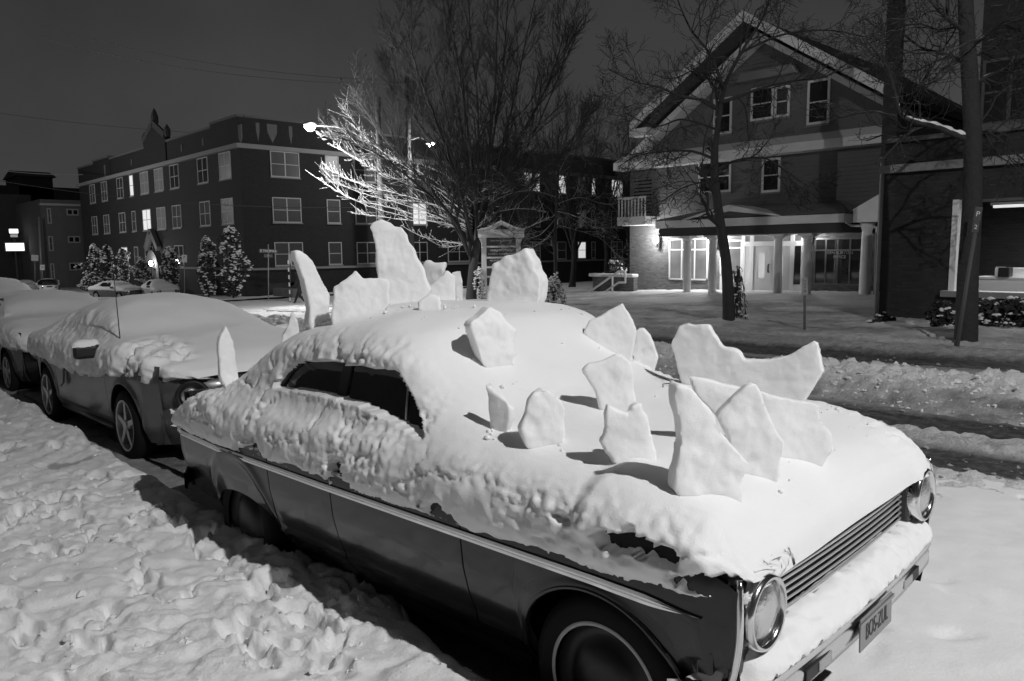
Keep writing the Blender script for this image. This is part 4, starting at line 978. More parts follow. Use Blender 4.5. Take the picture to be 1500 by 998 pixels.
snowed_car('parked_sedan', 'dark car under smooth deep snow, parked behind the grey two door car', PS, place(24, 576, .02, .89, -.03), (0, -.02, .02), PAINT, SS, hem=((-3.7, .80), (-.5, .80), (.0, .72), (.3, .67), (.9, .62)), seed=2, window=WS, res=.8)
SU = [half(q[0] * 1.02, *[(p[0], p[1] + (0.22 if p[1] > 1.0 else .12)) for p in q[1][:6]], q[1][6][1] + .22) for q in SS]
PU = dict(PS, belt=1.05, r=.36)
snowed_car('parked_hatchback', 'tall rounded car smothered in snow at the far end of the near row', PU, (-18.2, 2.95, float(terr(-18.2))), (0, -.02, .02), PAINT, SU, hem=((-3.7, .92), (.9, .80)), seed=3, res=.6)
# --- cars across and down the street
def far_car(name, label, px, py, depth, yaw, paint, ST, group, seed, P=PS):
    d = ray(px, py); d = d / float((RW.T @ d)[2]); p = CAM + d * depth
    return snowed_car(name, label, P, (p[0], p[1], p[2]), (0, 0, yaw), paint, ST, hem=((-3.7, .72), (.9, .70)), res=.35, spokes=False, seed=seed, group=group, mirror=True, window=dict(WS))
a = far_car('snowy_car', 'snow capped dark car facing the camera before the apartment house, left of the pale one', 190, 440, 58, .35, PAINT_GREY, SS, 'cars parked down the street', 11)
b_ = far_car('snowy_car', 'pale snow capped car facing the road before the apartment house entrance', 243, 440, 55, -.10, PAINT_PALE, SS, 'cars parked down the street', 12)
c_ = far_car('snowy_car', 'white car half hidden by the pale hatch, near the lit roadside sign', 44, 430, 84, .05, PAINT_PALE, SS, 'cars parked down the street', 13)
SH = [half(q[0] if q[0] > -2.2 else q[0] * .93, *q[1][:6], q[1][6][1]) if q[0] > -2.1 else half(q[0] * .92, *[(p[0], p[1] if p[1] < 1.0 else p[1] + max(0, min(.32, (-2.3 - q[0]) * .5))) for p in q[1][:6]], q[1][6][1] + max(0, min(.32, (-2.3 - q[0]) * .5))) for q in SS if q[0] > -3.2] 
def hatch(label, px, py, depth, yaw):
    d = ray(px, py); d = d / float((RW.T @ d)[2]); p = CAM + d * depth
    o = snowed_car('white_hatch', label, dict(PS, ro=.55), (p[0], p[1], p[2]), (0, 0, yaw), PAINT_PALE, SH, hem=((-3.7, .95), (.9, .8)), res=.35, spokes=False, seed=15, mirror=True)
    MB().prism([(-.60, 1.0), (.60, 1.0), (.52, 1.36), (-.52, 1.36)], -3.24, -3.20, 'X').build('rear_window', CAR_GLASS, o)
    MB().box((-3.26, 0, .80), (.02, .42, .10)).build('number_plate', BLACK, o); return o
hatch('white hatchback seen from behind with a dark rear window, down the street at the bend', 68, 430, 76, PI - .12)
# ------------------------------------------------------------------ buildings
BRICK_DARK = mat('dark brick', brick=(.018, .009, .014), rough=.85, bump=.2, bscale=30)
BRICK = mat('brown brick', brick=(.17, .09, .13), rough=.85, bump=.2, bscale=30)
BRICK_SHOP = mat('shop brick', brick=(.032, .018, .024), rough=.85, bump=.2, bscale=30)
STONE = mat('pale stone trim', .11, .8, var=.2, vscale=5, bump=.3, bscale=20)
CLAP = mat('grey clapboard', .135, .7, streak=(.17, 1.0), var=.12, vscale=2, bdist=.03)
WHITE_TRIM = mat('white painted trim', .72, .5, var=.05, bump=.05)
OLD_TRIM = mat('old window frame paint', .38, .6, var=.15, vscale=8)
SHINGLE = mat('dark roof shingles', .045, .9, var=.3, vscale=9, bump=.4, bscale=14)
PANE = mat('night window pane', .02, .06, spec=.6, var=.5, vscale=2)
PANE_BLIND = mat('window with a pale blind', .05, .35, var=.25, vscale=3, streak=(.06, .2))
PANE_LIT = mat('lit window', .5, .4, emit=.40, var=.5)
rgw = random.Random(4); PANE_HALF = mat('window with a dim curtain', .035, .25, var=.5, vscale=1.5)
PANE_DIM = mat('dimly lit window', .1, .3, emit=.03, var=.4)
LAMP_GLOW = mat('glowing lamp', .8, .3, emit=60)
LANTERN_GLOW = mat('glowing lantern', .8, .3, emit=26)
def facade_window(parent, axis, fixed, a0, a1, z0, z1, kind, lights=2, sash=True, fm=OLD_TRIM, out=-1, sill=True, fw=.07):
    """a window set in a wall that faces -Y (axis 'Y') or +X (axis 'X'); a0..a1 along the wall"""
    P = (lambda a, d, z: (a, fixed + out * d, z)) if axis == 'Y' else (lambda a, d, z: (fixed + out * d, a, z))
    f = MB()
    def sp(a, b, c, d, d0, d1): f.span(P(a, d0, c), P(b, d1, d))
    sp(a0, a0 + fw, z0, z1, -.05, .055); sp(a1 - fw, a1, z0, z1, -.05, .055); sp(a0 + fw, a1 - fw, z1 - fw, z1, -.05, .055); sp(a0 + fw, a1 - fw, z0, z0 + fw, -.05, .055)
    n = lights
    for i in range(1, n):
        c = a0 + (a1 - a0) * i / n; sp(c - fw * .6, c + fw * .6, z0 + fw, z1 - fw, -.05, .042)
    if sash: sp(a0 + fw, a1 - fw, (z0 + z1) / 2 - .025, (z0 + z1) / 2 + .025, -.05, .038)
    fo = f.build('window', fm, parent)
    p = MB(); p.span(P(a0 + fw * .5, .022, z0 + fw * .5), P(a1 - fw * .5, .030, z1 - fw * .5)); p.build('pane', kind, fo)
    if sill:
        s = MB(); s.span(P(a0 - .06, 0, z0 - .09), P(a1 + .06, .11, z0 - .005)); s.build('sill', mat_sill, fo)
    return fo
mat_sill = mat('snowy sill', .2, .8, snow=.6, snow_at=.5, snow_scale=3)
LEDGE = mat('snowy stone ledge', .22, .8, snow=1.0, snow_at=.35, snow_scale=1.2, bump=.2)

# --- brick apartment house on the corner
XA = -50.5
cb = on_x(362, 437, XA); YA = float(cb[1]); ZA = float(cb[2])
def fy(px, py): p = on_y(px, py, YA); return float(p[0]), float(p[2])
def fx(px, py): p = on_x(px, py, XA); return float(p[1]), float(p[2])
apt = empty('apartment_house', (XA, YA, ZA)); tag(apt, 'dark three storey brick apartment house with a stepped parapet and a small pointed gable', 'building')
apt_in = Matrix.Translation((-XA, -YA, -ZA))
def local(o, root_loc):
    o.matrix_parent_inverse = Matrix.Translation((-root_loc[0], -root_loc[1], -root_loc[2])); return o
def own(root):
    """children built in world coordinates keep their place under the root's empty"""
    for c in children_of(root): c.matrix_parent_inverse = Matrix.Translation(-root.location)
xl, _ = fy(118, 300); yr, _ = fx(960, 300)
zc = fy(361, 208)[1]; z_par = fy(290, 194)[1]; z_blk = fy(335, 175)[1]
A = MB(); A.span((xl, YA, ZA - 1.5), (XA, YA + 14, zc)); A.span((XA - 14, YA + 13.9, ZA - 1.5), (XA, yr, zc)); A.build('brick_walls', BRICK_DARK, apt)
# parapet: low runs, raised blocks, the pointed gable
p = MB(); 
xg0, xg1 = fy(214, 250)[0], fy(246, 250)[0]; xb0, xb1 = fy(309, 190)[0], fy(352, 190)[0]; xc0, xc1 = fy(138, 250)[0], fy(162, 250)[0]
p.span((xl, YA, zc), (XA, YA + .35, z_par)); p.span((xb0, YA - .05, zc), (XA + .05, YA + .4, z_blk)); p.span((xc0, YA - .05, zc), (xc1, YA + .4, z_blk))
p.span((XA - .35, YA + .4, zc), (XA, yr, z_par)); p.span((XA - .4, YA + .4, zc), (XA + .05, YA + 5.5, z_blk))
zg = fy(229, 180)[1]; xm = (xg0 + xg1) / 2
p.prism([(xg0, zc), (xg1, zc), (xg1, z_par + .5), (xm, zg), (xg0, z_par + .5)], YA - .10, YA + .35, 'Y')
p.build('parapet', BRICK_DARK, apt)
MB().lathe([(.22, 0), (.30, .25), (.30, .7), (.16, 1.1), (.02, 1.35)], (xm, YA + .1, zg - .1), n=8).build('finial', mat('dark stone', .05, .85) if 'dark stone' not in bpy.data.materials else bpy.data.materials['dark stone'], apt, bevel=.02)
for q in (xg1 + .1, xg0 - .1): MB().lathe([(.2, 0), (.26, .2), (.26, .6), (.02, 1.0)], (q, YA + .1, z_par + .4), n=8).build('finial', mat('dark stone', .05, .85) if 'dark stone' not in bpy.data.materials else bpy.data.materials['dark stone'], apt, bevel=.02)
g = MB()
for a, b in (((xg0, z_par + .5), (xm, zg)), ((xm, zg), (xg1, z_par + .5))): g.bar((a[0], YA - .12, a[1] + .05), (b[0], YA - .12, b[1] + .05), .5, .12, up=(0, 1, 0))
g.build('gable_coping', mat('dark coping stone', .05, .85, var=.3), apt)  # gable coping in a darker stone tone than the other trim
L_ = MB()
for a, b, zz, yo in ((xl, xc0, z_par, 0), (xc1, xg0, z_par, 0), (xg1, xb0, z_par, 0), (xc0, xc1, z_blk, .05), (xb0, XA + .05, z_blk, .05)): L_.span((a, YA - yo - .08, zz), (b, YA + .45, zz + .16))
for a, b, zz in ((YA + 5.5, yr, z_par), (YA + .45, YA + 5.5, z_blk)): L_.span((XA - .45, a, zz), (XA + .10, b, zz + .16))
L_.build('parapet_coping', mat('thinly snowed coping', .10, .8, snow=.5, snow_at=.6, snow_scale=.8), apt)
L_ = MB(); L_.span((xl, YA - .30, zc - .28), (XA + .302, YA, zc + .02)); L_.span((XA, YA, zc - .28), (XA + .30, yr, zc + .02)); L_.build('cornice', LEDGE, apt)
zw = fx(362, 394)[1]
L_ = MB(); L_.span((XA - .002, YA - .12, zw - .12), (XA + .14, yr, zw + .03)); L_.span((xl, YA - .14, zw - .12), (XA + .14, YA, zw + .03)); L_.build('water_table', LEDGE, apt)
for px in (352, 297, 265, 240, 190, 150):
    x = fy(px, 190)[0]; MB().prism([(x - .22, zc + .3), (x, zc), (x + .22, zc + .3), (x + .25, zc + 1.2), (x - .25, zc + 1.2)] if px in (352, 150) else [(x - .12, zc + .5), (x + .12, zc + .5), (x + .12, zc + 1.0), (x - .12, zc + 1.0)], YA - .06, YA + .02, 'Y').build('stone_panel', STONE, apt)
for px in (377, 398, 425):
    y = fx(px, 190)[0]; s_ = .34 if px == 398 else .12; MB().prism([(y - s_, zc + .9), (y, zc + .25), (y + s_, zc + .9), (y + s_ * 1.1, zc + 1.5), (y - s_ * 1.1, zc + 1.5)], XA - .02, XA + .06, 'X').build('stone_panel', STONE, apt)
r3 = (fy(330, 263)[1], fy(330, 223)[1]); r2 = (fy(330, 329)[1], fy(330, 291)[1]); r1 = (r2[0] - (r3[0] - r2[0]), r2[1] - (r3[1] - r2[1]))
left_cols = [(129.5, 137), (147, 155), (170, 179), (189, 194.5), (205, 217), (226, 239), (249, 262), (290, 305), (322, 339)]
lit = {(0, 3): PANE_LIT, (0, 4): PANE_DIM, (1, 4): PANE_LIT, (2, 2): PANE_LIT, (1, 8): PANE_BLIND, (0, 8): PANE_BLIND, (0, 5): PANE_DIM, (1, 5): PANE_DIM, (1, 6): PANE_BLIND}
for ri, (z0, z1) in enumerate((r3, r2, r1)):
    for ci, (a, b) in enumerate(left_cols):
        if ri == 2 and ci == 5: continue
        x0, x1 = fy(a, 250)[0], fy(b, 250)[0]
        facade_window(apt, 'Y', YA, x0, x1, z0, z1, lit.get((ri, ci), rgw.choice((PANE, PANE_BLIND, PANE_HALF))), lights=1 if ci == 3 else 2)
q3 = (fx(400, 259)[1], fx(400, 221)[1]); q2 = (fx(402, 326)[1], fx(402, 289)[1]); q1 = (fx(404, 390)[1], fx(404, 355)[1])
right_cols = [(400, 442, 2), (479.5, 499, 1), (521, 552, 2), (602, 625, 2), (655, 688, 2), (722, 734, 1), (768, 791, 2), (816, 829, 1), (846, 858, 1), (866, 872, 1), (895, 912, 2)]
litr = {(0, 6): PANE_LIT, (0, 7): PANE_LIT, (0, 8): PANE_DIM, (0, 9): PANE_LIT, (0, 10): PANE_LIT, (1, 3): PANE_LIT, (1, 8): PANE_DIM, (2, 8): PANE_LIT, (0, 0): PANE_BLIND, (0, 1): PANE_BLIND, (1, 0): PANE_BLIND, (1, 1): PANE_BLIND, (2, 0): PANE_BLIND, (2, 1): PANE_BLIND, (1, 2): PANE_BLIND, (0, 2): PANE_BLIND}
for ri, (z0, z1) in enumerate((q3, q2, q1)):
    for ci, (a, b, n) in enumerate(right_cols):
        y0, y1 = fx(a, 330)[0], fx(b, 330)[0]
        facade_window(apt, 'X', XA, y0, y1, z0, z1, litr.get((ri, ci), rgw.choice((PANE, PANE, PANE_BLIND, PANE_HALF))), lights=n, out=1)
for px in (412, 445): 
    y = fx(px, 430)[0]; MB().span((XA, y - 1.0, ZA + .3), (XA + .04, y + 1.0, ZA + .95)).build('basement_window', PANE_DIM if px == 999 else PANE, apt)
# stone entrance
xe = fy(231, 400)[0]; E_ = MB(); w_ = 1.0; ze = fy(228, 430)[1] - .2; zpk = fy(232, 338)[1]; zsp = fy(232, 372)[1]-1.6
for s in (-1, 1): E_.span((xe + s * w_, YA - .45, ze), (xe + s * (w_ + .55), YA, zsp))
arc = [(xe + (w_ + .55) * math.cos(t), zsp + 1.9 * math.sin(t)) for t in np.linspace(0, PI, 15)]; arc_in = [(xe + w_ * math.cos(t), zsp + 1.2 * math.sin(t)) for t in np.linspace(PI, 0, 15)]
E_.prism(arc + arc_in, YA - .45, YA, 'Y')
for s in (-1, 1): E_.bar((xe, YA - .3, zpk), (xe + s * 1.5, YA - .3, zpk - 1.5), .5, .35, up=(0, 1, 0))
E_.build('stone_entrance', STONE, apt)
MB().span((xe - w_, YA - .06, ze), (xe + w_, YA + .05, zsp + .2)).build('entrance_door', mat('old door', .06, .5), apt)
own(apt)

# --- house with the columned porch
YH, YF, YP = 31.5, 29.5, 28.4
def hy(px, py, y=YH): p = on_y(px, py, y); return float(p[0]), float(p[2])
hx0, zh0 = hy(922, 440); hx1 = hy(1292, 300)[0]; zbase = hy(1100, 431)[1]
house = empty('porch_house', ((hx0 + hx1) / 2, YH, zbase)); tag(house, 'grey gabled house with white rakes and a lit columned porch', 'building')
z_band = hy(1085, 232, YH - .3)[1]; z_ground_top = hy(1000, 340)[1]
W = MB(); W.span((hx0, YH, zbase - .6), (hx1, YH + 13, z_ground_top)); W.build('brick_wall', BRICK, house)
pk = hy(1122, 52); le = hy(942, 212); slope_l = (pk[1] - le[1]) / (pk[0] - le[0]); re_ = hy(1310, 163); slope_r = (pk[1] - re_[1]) / (re_[0] - pk[0])
sl_ = (slope_l + slope_r) / 2
le = (le[0], pk[1] - sl_ * (pk[0] - le[0])); rx = hx1 + .8; re_ = (rx, pk[1] - sl_ * (rx - pk[0]))
W = MB(); W.prism([(hx0, z_ground_top), (hx1, z_ground_top), (hx1, pk[1] - sl_ * (hx1 - pk[0])), pk, (hx0, pk[1] - sl_ * (pk[0] - hx0))], YH, YH + 13, 'Y'); W.build('clapboard_wall', CLAP, house)
W = MB(); zz = z_ground_top
while zz < pk[1] - .3:
    half_w = (pk[1] - zz - .18) / sl_; xa, xb = max(hx0, pk[0] - half_w), min(hx1, pk[0] + half_w)
    if xb - xa > .3: W.add([(xa, YH - .022, zz), (xb, YH - .022, zz), (xb, YH - .004, zz + .172), (xa, YH - .004, zz + .172), (xa, YH, zz), (xb, YH, zz)], [(0, 1, 2, 3), (0, 4, 5, 1)])
    zz += .175
W.build('siding', CLAP, house)
def roof_z(x): return pk[1] - sl_ * abs(x - pk[0])
xL = hy(922, 182, YF)[0]; xR = hy(1303, 140, YF)[0]
R_ = MB()
for s in (-1, 1):
    xe_ = xL if s < 0 else xR
    top = [(pk[0], pk[1] + .55), (xe_, roof_z(xe_) + .55), (xe_, roof_z(xe_) + .25), (pk[0], pk[1] + .25)]
    R_.prism(top, YF + .14, YH + 13.5, 'Y')
R_.build('roof', SHINGLE, house)
RAKE = mat('snowy white rake', .74, .6, var=.15, vscale=2)
rk = MB(); rk2 = MB()
for s in (-1, 1):
    xe_ = xL if s < 0 else xR
    rk.prism([(pk[0], pk[1] + .66), (xe_, roof_z(xe_) + .66), (xe_, roof_z(xe_) + .25), (pk[0], pk[1] + .25)], YF, YF + .14, 'Y')
    xe2 = hx0 - .2 if s < 0 else rx
    rk2.prism([(pk[0], pk[1] + .02), (xe2, roof_z(xe2) + .02), (xe2, roof_z(xe2) - .26), (pk[0], pk[1] - .26)], YH - .85, YH, 'Y')
rk.span((xL, YF - .01, roof_z(xL) + .02), (xL + 1.0, YF + .6, roof_z(xL) + .36))
rk.build('rake_board', RAKE, house); rk2.build('frieze_board', RAKE, house)
B_ = MB(); B_.span((hx0 - .5, YH - .75, z_band - .02), (hx1 + .2, YH, z_band + .34)); B_.build('belt_cornice', RAKE, house)
B_ = MB(); B_.prism([(YH - .75, z_band + .34), (YH, z_band + .34), (YH, z_band + .75)], hx0 - .5, hx1 + .2, 'X'); B_.build('pent_roof', LEDGE, house)
def hwin(px0, py0, px1, py1, kind=PANE, n=1, sash=True, fm=None, nm='Y'):
    x0, z1 = hy(px0, py0); x1, z0 = hy(px1, py1); facade_window(house, 'Y', YH, x0, x1, z0, z1, kind, n, sash, fm or mat_win, sill=True, fw=.10)
mat_win = mat('pale window trim', .72, .6, var=.1)
hwin(1101, 130, 1133, 174); hwin(1136, 128, 1157, 170, PANE_BLIND); hwin(1184, 119, 1215, 180); hwin(1046, 146, 1072, 195)
hwin(1117, 233, 1143, 281); hwin(1024, 238, 1071, 281, n=2)
x0, zz = hy(1096, 122); x1, _ = hy(1162, 118); MB().prism([(x0 - .3, zz), (x1 + .3, zz), (x1 + .1, zz + .35), (x0 - .1, zz + .35)], YH - .5, YH, 'Y').build('window_hood', LEDGE, house)
# balcony at the left corner
bx0, bz0 = hy(904, 331, YH - 1.2); bx1, bz1 = hy(945, 287, YH - 1.2)
bal = MB(); bal.span((bx0, YH - 1.2, bz0), (bx1, YH + 1.5, bz0 + .42)); balc = bal.build('balcony', WHITE_TRIM, house)
ra = MB(); ra.span((bx0, YH - 1.2, bz1 - .10), (bx1, YH - 1.1, bz1)); ra.span((bx0, YH - 1.2, bz1 - .08), (bx0 + .08, YH + 1, bz1 - .01))
for i in range(9):
    x = bx0 + .04 + (bx1 - bx0 - .1) * i / 8; ra.span((x, YH - 1.18, bz0 + .42), (x + .055, YH - 1.12, bz1 - .1))
ra.build('railing', WHITE_TRIM, balc)
MB().span((bx0 + .1, YH + .02 - .03, bz0 + .5), (bx1 - .5, YH - .002, bz1 + 1.0)).build('balcony_door', PANE, house)
# porch: fascia, roof, pediment, columns, deck
px0 = hy(962, 330, YP)[0]; px1 = hy(1238, 330, YP)[0]; zf1 = hy(1085, 319, YP)[1]; zf0 = hy(1085, 331, YP)[1]; zcol = hy(1005, 346, YP + .3)[1]
F_ = MB(); F_.span((px0, YP - .12, zf0), (px1, YP, zf1)); F_.span((px0, YP, zf0), (px0 + .12, YH, zf1)); F_.span((px1 - .12, YP, zf0), (px1, YH, zf1)); F_.build('porch_fascia', WHITE_TRIM, house, bevel=.02)
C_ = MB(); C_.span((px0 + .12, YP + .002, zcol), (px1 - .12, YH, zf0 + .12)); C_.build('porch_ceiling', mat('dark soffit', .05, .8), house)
zr = hy(1100, 300, YH)[1]
R_ = MB(); R_.add([(px0 - .1, YP - .2, zf1 + .01), (px1 + .1, YP - .2, zf1 + .01), (px1 - 1.6, YH, zr), (px0 + 1.6, YH, zr), (px0 - .1, YH, zf1 + .01), (px1 + .1, YH, zf1 + .01)], [(0, 1, 2, 3), (0, 3, 4), (1, 5, 2)]); R_.build('porch_roof', mat('thin snow on shingles', .16, .9, var=.35, vscale=2, bump=.3, bscale=12), house)
g0, g1 = hy(1000, 325, YP - .1)[0], hy(1146, 325, YP - .1)[0]; gz = hy(1072, 300, YP - .1)[1]; gm = (g0 + g1) / 2
P_ = MB(); P_.prism([(g0 + .3, zf1 + .02), (g1 - .3, zf1 + .02), (gm, gz - .22)], YP - .06, YP + 1.5, 'Y'); P_.build('pediment', mat('dark gable boards', .10, .8), house)  # pediment boards in one even dark grey
P_ = MB()
for a in (g0, g1): P_.prism([(a, zf1 + .01), (a + (gm - a) * .12, zf1 + .01), (gm, gz - .26), (gm, gz)], YP - .22, YP + 1.6, 'Y')
P_.build('pediment_rake', WHITE_TRIM, house)
for px in (1006, 1043, 1138, 1180):
    x, zb = hy(px, 434 if px < 1100 else 440, YP + .35); zb = zbase - .02
    c = MB(); c.lathe([(.30, .0), (.30, .10), (.25, .14), (.235, .22), (.175, .26), (.17, .9), (.15, zcol - zb - .32), (.165, zcol - zb - .28), (.155, zcol - zb - .22), (.24, zcol - zb - .12), (.26, zcol - zb - .10)], (x, YP + .35, zb), n=28)
    c.box((x, YP + .35, zcol - .05), (.56, .56, .10)); c.box((x, YP + .35, zb + .03), (.66, .66, .10)); c.build('column', WHITE_TRIM, house, True, auto=35)
D_ = MB(); D_.span((px0 - .2, YP - .5, zbase - .5), (px1 + .3, YH, zbase)); D_.build('porch_deck', mat('concrete step', .25, .8, var=.2, vscale=3, bump=.2), house)
# small hood with its own column at the right end
x5, _ = hy(1266, 440, YP + .35); zb = zbase - .02; a0, za = hy(1251, 326, YP); a1 = hy(1300, 326, YP)[0]; zt5 = hy(1270, 310, YP)[1]
F_ = MB(); F_.span((a0, YP - .1, za), (a1, YH, za + .45)); F_.prism([(a0 - .1, za + .45), (a1, za + .45), (a1, za + 1.0), (a0 + .9, za + 1.0)], YP, YH, 'Y'); F_.build('side_hood', RAKE, house)
c = MB(); c.lathe([(.30, .0), (.30, .12), (.235, .22), (.205, .26), (.175, za - zb - .3), (.24, za - zb - .12), (.26, za - zb - .01)], (x5, YP + .35, zb), n=28); c.box((x5, YP + .35, zb - .25), (1.1, .9, .55)); c.build('column', WHITE_TRIM, house, True, auto=35)
MB().tube([(px1 - .15, YP + .3, zf0 + .05), (px1 + .1, YP + .3, zf0 - .12), (x5 - .25, YP + .35, za - .12), (x5 + .3, YP + .4, za - .2), (x5 + .34, YP + .4, zb)], .05, 8).build('downpipe', WHITE_TRIM, house, True)
# ground floor windows and the doors
def pwin(px0, py0, px1, py1, kind, cols, split, nm='window', fm=None):
    x0, z1 = hy(px0, py0); x1, z0 = hy(px1, py1); fw = .07; f = MB(); fm = fm or WHITE_TRIM
    f.span((x0, YH - .06, z0), (x0 + fw, YH + .02, z1)); f.span((x1 - fw, YH - .06, z0), (x1, YH + .02, z1)); f.span((x0, YH - .06, z1 - fw), (x1, YH + .02, z1 - .001)); f.span((x0, YH - .06, z0 + .001), (x1, YH + .02, z0 + fw))
    for i in range(1, cols): c = x0 + (x1 - x0) * i / cols; f.span((c - .03, YH - .05, z0), (c + .03, YH + .02, z1))
    if split: zc_ = z1 - (z1 - z0) * split; f.span((x0, YH - .045, zc_ - .03), (x1, YH + .02, zc_ + .03))
    fo = f.build(nm, fm, house); p = MB(); p.span((x0 + .02, YH - .02, z0 + .02), (x1 - .02, YH - .008, z1 - .02)); p.build('pane', kind, fo); return fo, x0, x1, z0, z1
GLASS_ROOM = mat('window onto a dim room', .10, .1, emit=.07, var=.9, vscale=1.1, spec=.6)
GLASS_DARK = mat('dark shop pane', .02, .03, spec=.9, var=.3, vscale=1)
GLASS_HALL = mat('door glass onto a lit hall', .2, .15, emit=.28, var=.6, vscale=2.2, spec=.6)
lw = pwin(981, 350, 1037, 411, GLASS_ROOM, 3, .27)
rw, x0, x1, z0, z1 = pwin(1194, 349, 1262, 419, GLASS_DARK, 4, .26, fm=mat('bronze frame', .16, .4, metal=.3))
text_obj('window_lettering', 'BEN BURTON\nPIERCE', .17, mat('window lettering', .30, .6), rw, ((x0 + x1) / 2 + .1, YH - .075, z1 - (z1 - z0) * .36), (PI / 2, 0, 0), .002)
pwin(1056, 352, 1087, 404, GLASS_ROOM, 1, .22)
x0, z1 = hy(1055, 404); x1, z0 = hy(1087, 430); MB().span((x0, YH - .05, zbase), (x1, YH + .02, z1)).build('panel', WHITE_TRIM, house)
xd0, zt = hy(1088, 346); xd1 = hy(1178, 346)[0]; zd = hy(1110, 361)[1]; ztr = hy(1110, 354)[1]
DR = MB()
def col_(a, b, c=zbase, d=None): DR.span((hy(a, 400)[0], YH - .10, c), (hy(b, 400)[0], YH + .02, d if d is not None else zt))
col_(1087, 1092); col_(1099, 1104.5); col_(1158, 1163.5); col_(1174, 1180)
DR.span((xd0, YH - .102, zd), (hy(1180, 400)[0], YH + .02, ztr)); DR.span((xd0, YH - .098, zt), (hy(1180, 400)[0], YH + .02, zt + .12))
for a, b in ((1092, 1099), (1163.5, 1174)): DR.span((hy(a, 400)[0], YH - .08, zbase), (hy(b, 400)[0], YH + .02, hy(1100, 415)[1]))
DR.build('door_frame', WHITE_TRIM, house)
for a, b in ((1092, 1099), (1163.5, 1174)): MB().span((hy(a, 400)[0], YH - .04, hy(1100, 415)[1]), (hy(b, 400)[0], YH - .01, zd)).build('side_light', GLASS_HALL if a < 1100 else GLASS_DARK, house)
for a, b in ((1092, 1099), (1104.5, 1158), (1163.5, 1174)): MB().span((hy(a, 400)[0], YH - .04, ztr), (hy(b, 400)[0], YH - .01, zt)).build('transom', GLASS_ROOM, house)
DOOR = mat('pale painted door', .52, .5, var=.06)
for a, b, h_ in ((1105, 1131, 1), (1131.4, 1157.6, 0)):
    xa, xb = hy(a, 400)[0], hy(b, 400)[0]; d_ = MB(); zg0, zg1 = zbase + .75, zd - .30; ga, gb = xa + (xb - xa) * .24, xa + (xb - xa) * .62
    d_.span((xa, YH - .07, zbase + .05), (ga, YH, zd)); d_.span((gb, YH - .07, zbase + .05), (xb, YH, zd)); d_.span((ga, YH - .07, zbase + .05), (gb, YH, zg0)); d_.span((ga, YH - .07, zg1), (gb, YH, zd))
    do = d_.build('door', DOOR, house); MB().span((ga, YH - .04, zg0), (gb, YH - .02, zg1)).build('door_glass', GLASS_HALL, do)
    if h_: MB().tube([(xb - .12, YH - .09, zbase + 1.0), (xb - .12, YH - .15, zbase + 1.05), (xb - .12, YH - .15, zbase + 1.3), (xb - .12, YH - .09, zbase + 1.35)], .035, 8).build('handle', BLACK, do, True)
own(house)
# lanterns on the porch wall
def lantern(px, py, y, label, watt, up=False):
    x, z = hy(px, py, y); r = empty('wall_lantern', (x, y, z)); tag(r, label, 'lantern', 'lanterns on the porch house')
    MB().box((0, .10, -.05), (.16, .14, .5)).build('bracket', BLACK, r); MB().lathe([(.001, .16), (.09, .14), (.11, -.10), (.07, -.16), (.001, -.17)], (0, -.10, .1), n=14).build('glass', LANTERN_GLOW, r, True)
    l = bpy.data.lights.new('lantern_light', 'POINT'); l.energy = watt; l.shadow_soft_size = .12; o = bpy.data.objects.new('lantern_light', l); COL.objects.link(o); o.parent = r; o.location = (0, -.45, .12)
lantern(963, 354, YH - .25, 'bright lantern on the brick wall left of the porch window', 110)
lantern(1048, 352, YH - .25, 'lantern half hidden behind the second porch column', 220)
lantern(1187, 345, YH - .25, 'lantern on the wall between the doors and the dark window', 240)

# --- brick shop on the right
YB = 18.7
def by(px, py, y=YB): p = on_y(px, py, y); return float(p[0]), float(p[2])
sx0, sz0 = by(1286, 474); sx1 = sx0 + 16
shop = empty('brick_shop', (sx0, YB, sz0)); tag(shop, 'dark brick shop with a wide lit display window and a snowy string course', 'building')
zt1 = by(1290, 212)[1]; zs = by(1292, 249)[1]; xw0, zw1 = by(1397, 293); zw0 = by(1400, 428)[1]; xw1 = sx1 - 1
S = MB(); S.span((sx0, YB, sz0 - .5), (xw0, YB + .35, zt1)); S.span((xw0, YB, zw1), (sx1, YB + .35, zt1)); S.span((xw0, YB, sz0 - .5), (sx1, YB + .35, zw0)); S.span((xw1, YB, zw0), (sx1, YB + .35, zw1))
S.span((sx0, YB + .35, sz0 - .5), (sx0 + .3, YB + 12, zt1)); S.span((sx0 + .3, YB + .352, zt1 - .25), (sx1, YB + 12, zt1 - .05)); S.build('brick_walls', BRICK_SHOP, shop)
S = MB(); S.span((sx0 - .08, YB - .14, zs - .10), (sx1, YB, zs + .08)); S.build('string_course', LEDGE, shop)
S = MB(); S.span((sx0 - .06, YB - .10, zt1), (sx1, YB + .45, zt1 + .10)); S.build('coping', STONE, shop)
MB().tube([(sx0 - .02, YB - .09, zt1 - .3), (sx0 - .02, YB - .09, sz0)], .05, 8).build('downpipe', OLD_TRIM, shop, True)
MB().span((xw0, YB - .05, zw0), (xw0 + .12, YB + .2, zw1)).build('window_jamb', WHITE_TRIM, shop); MB().span((xw0 + 4.5, YB + .02, zw0), (xw0 + 4.6, YB + .2, zw1)).build('mullion', WHITE_TRIM, shop)
S = MB(); S.span((xw0 - .1, YB - .22, zw0 - .10), (sx1, YB + .3, zw0 + .03)); S.build('sill', LEDGE, shop)
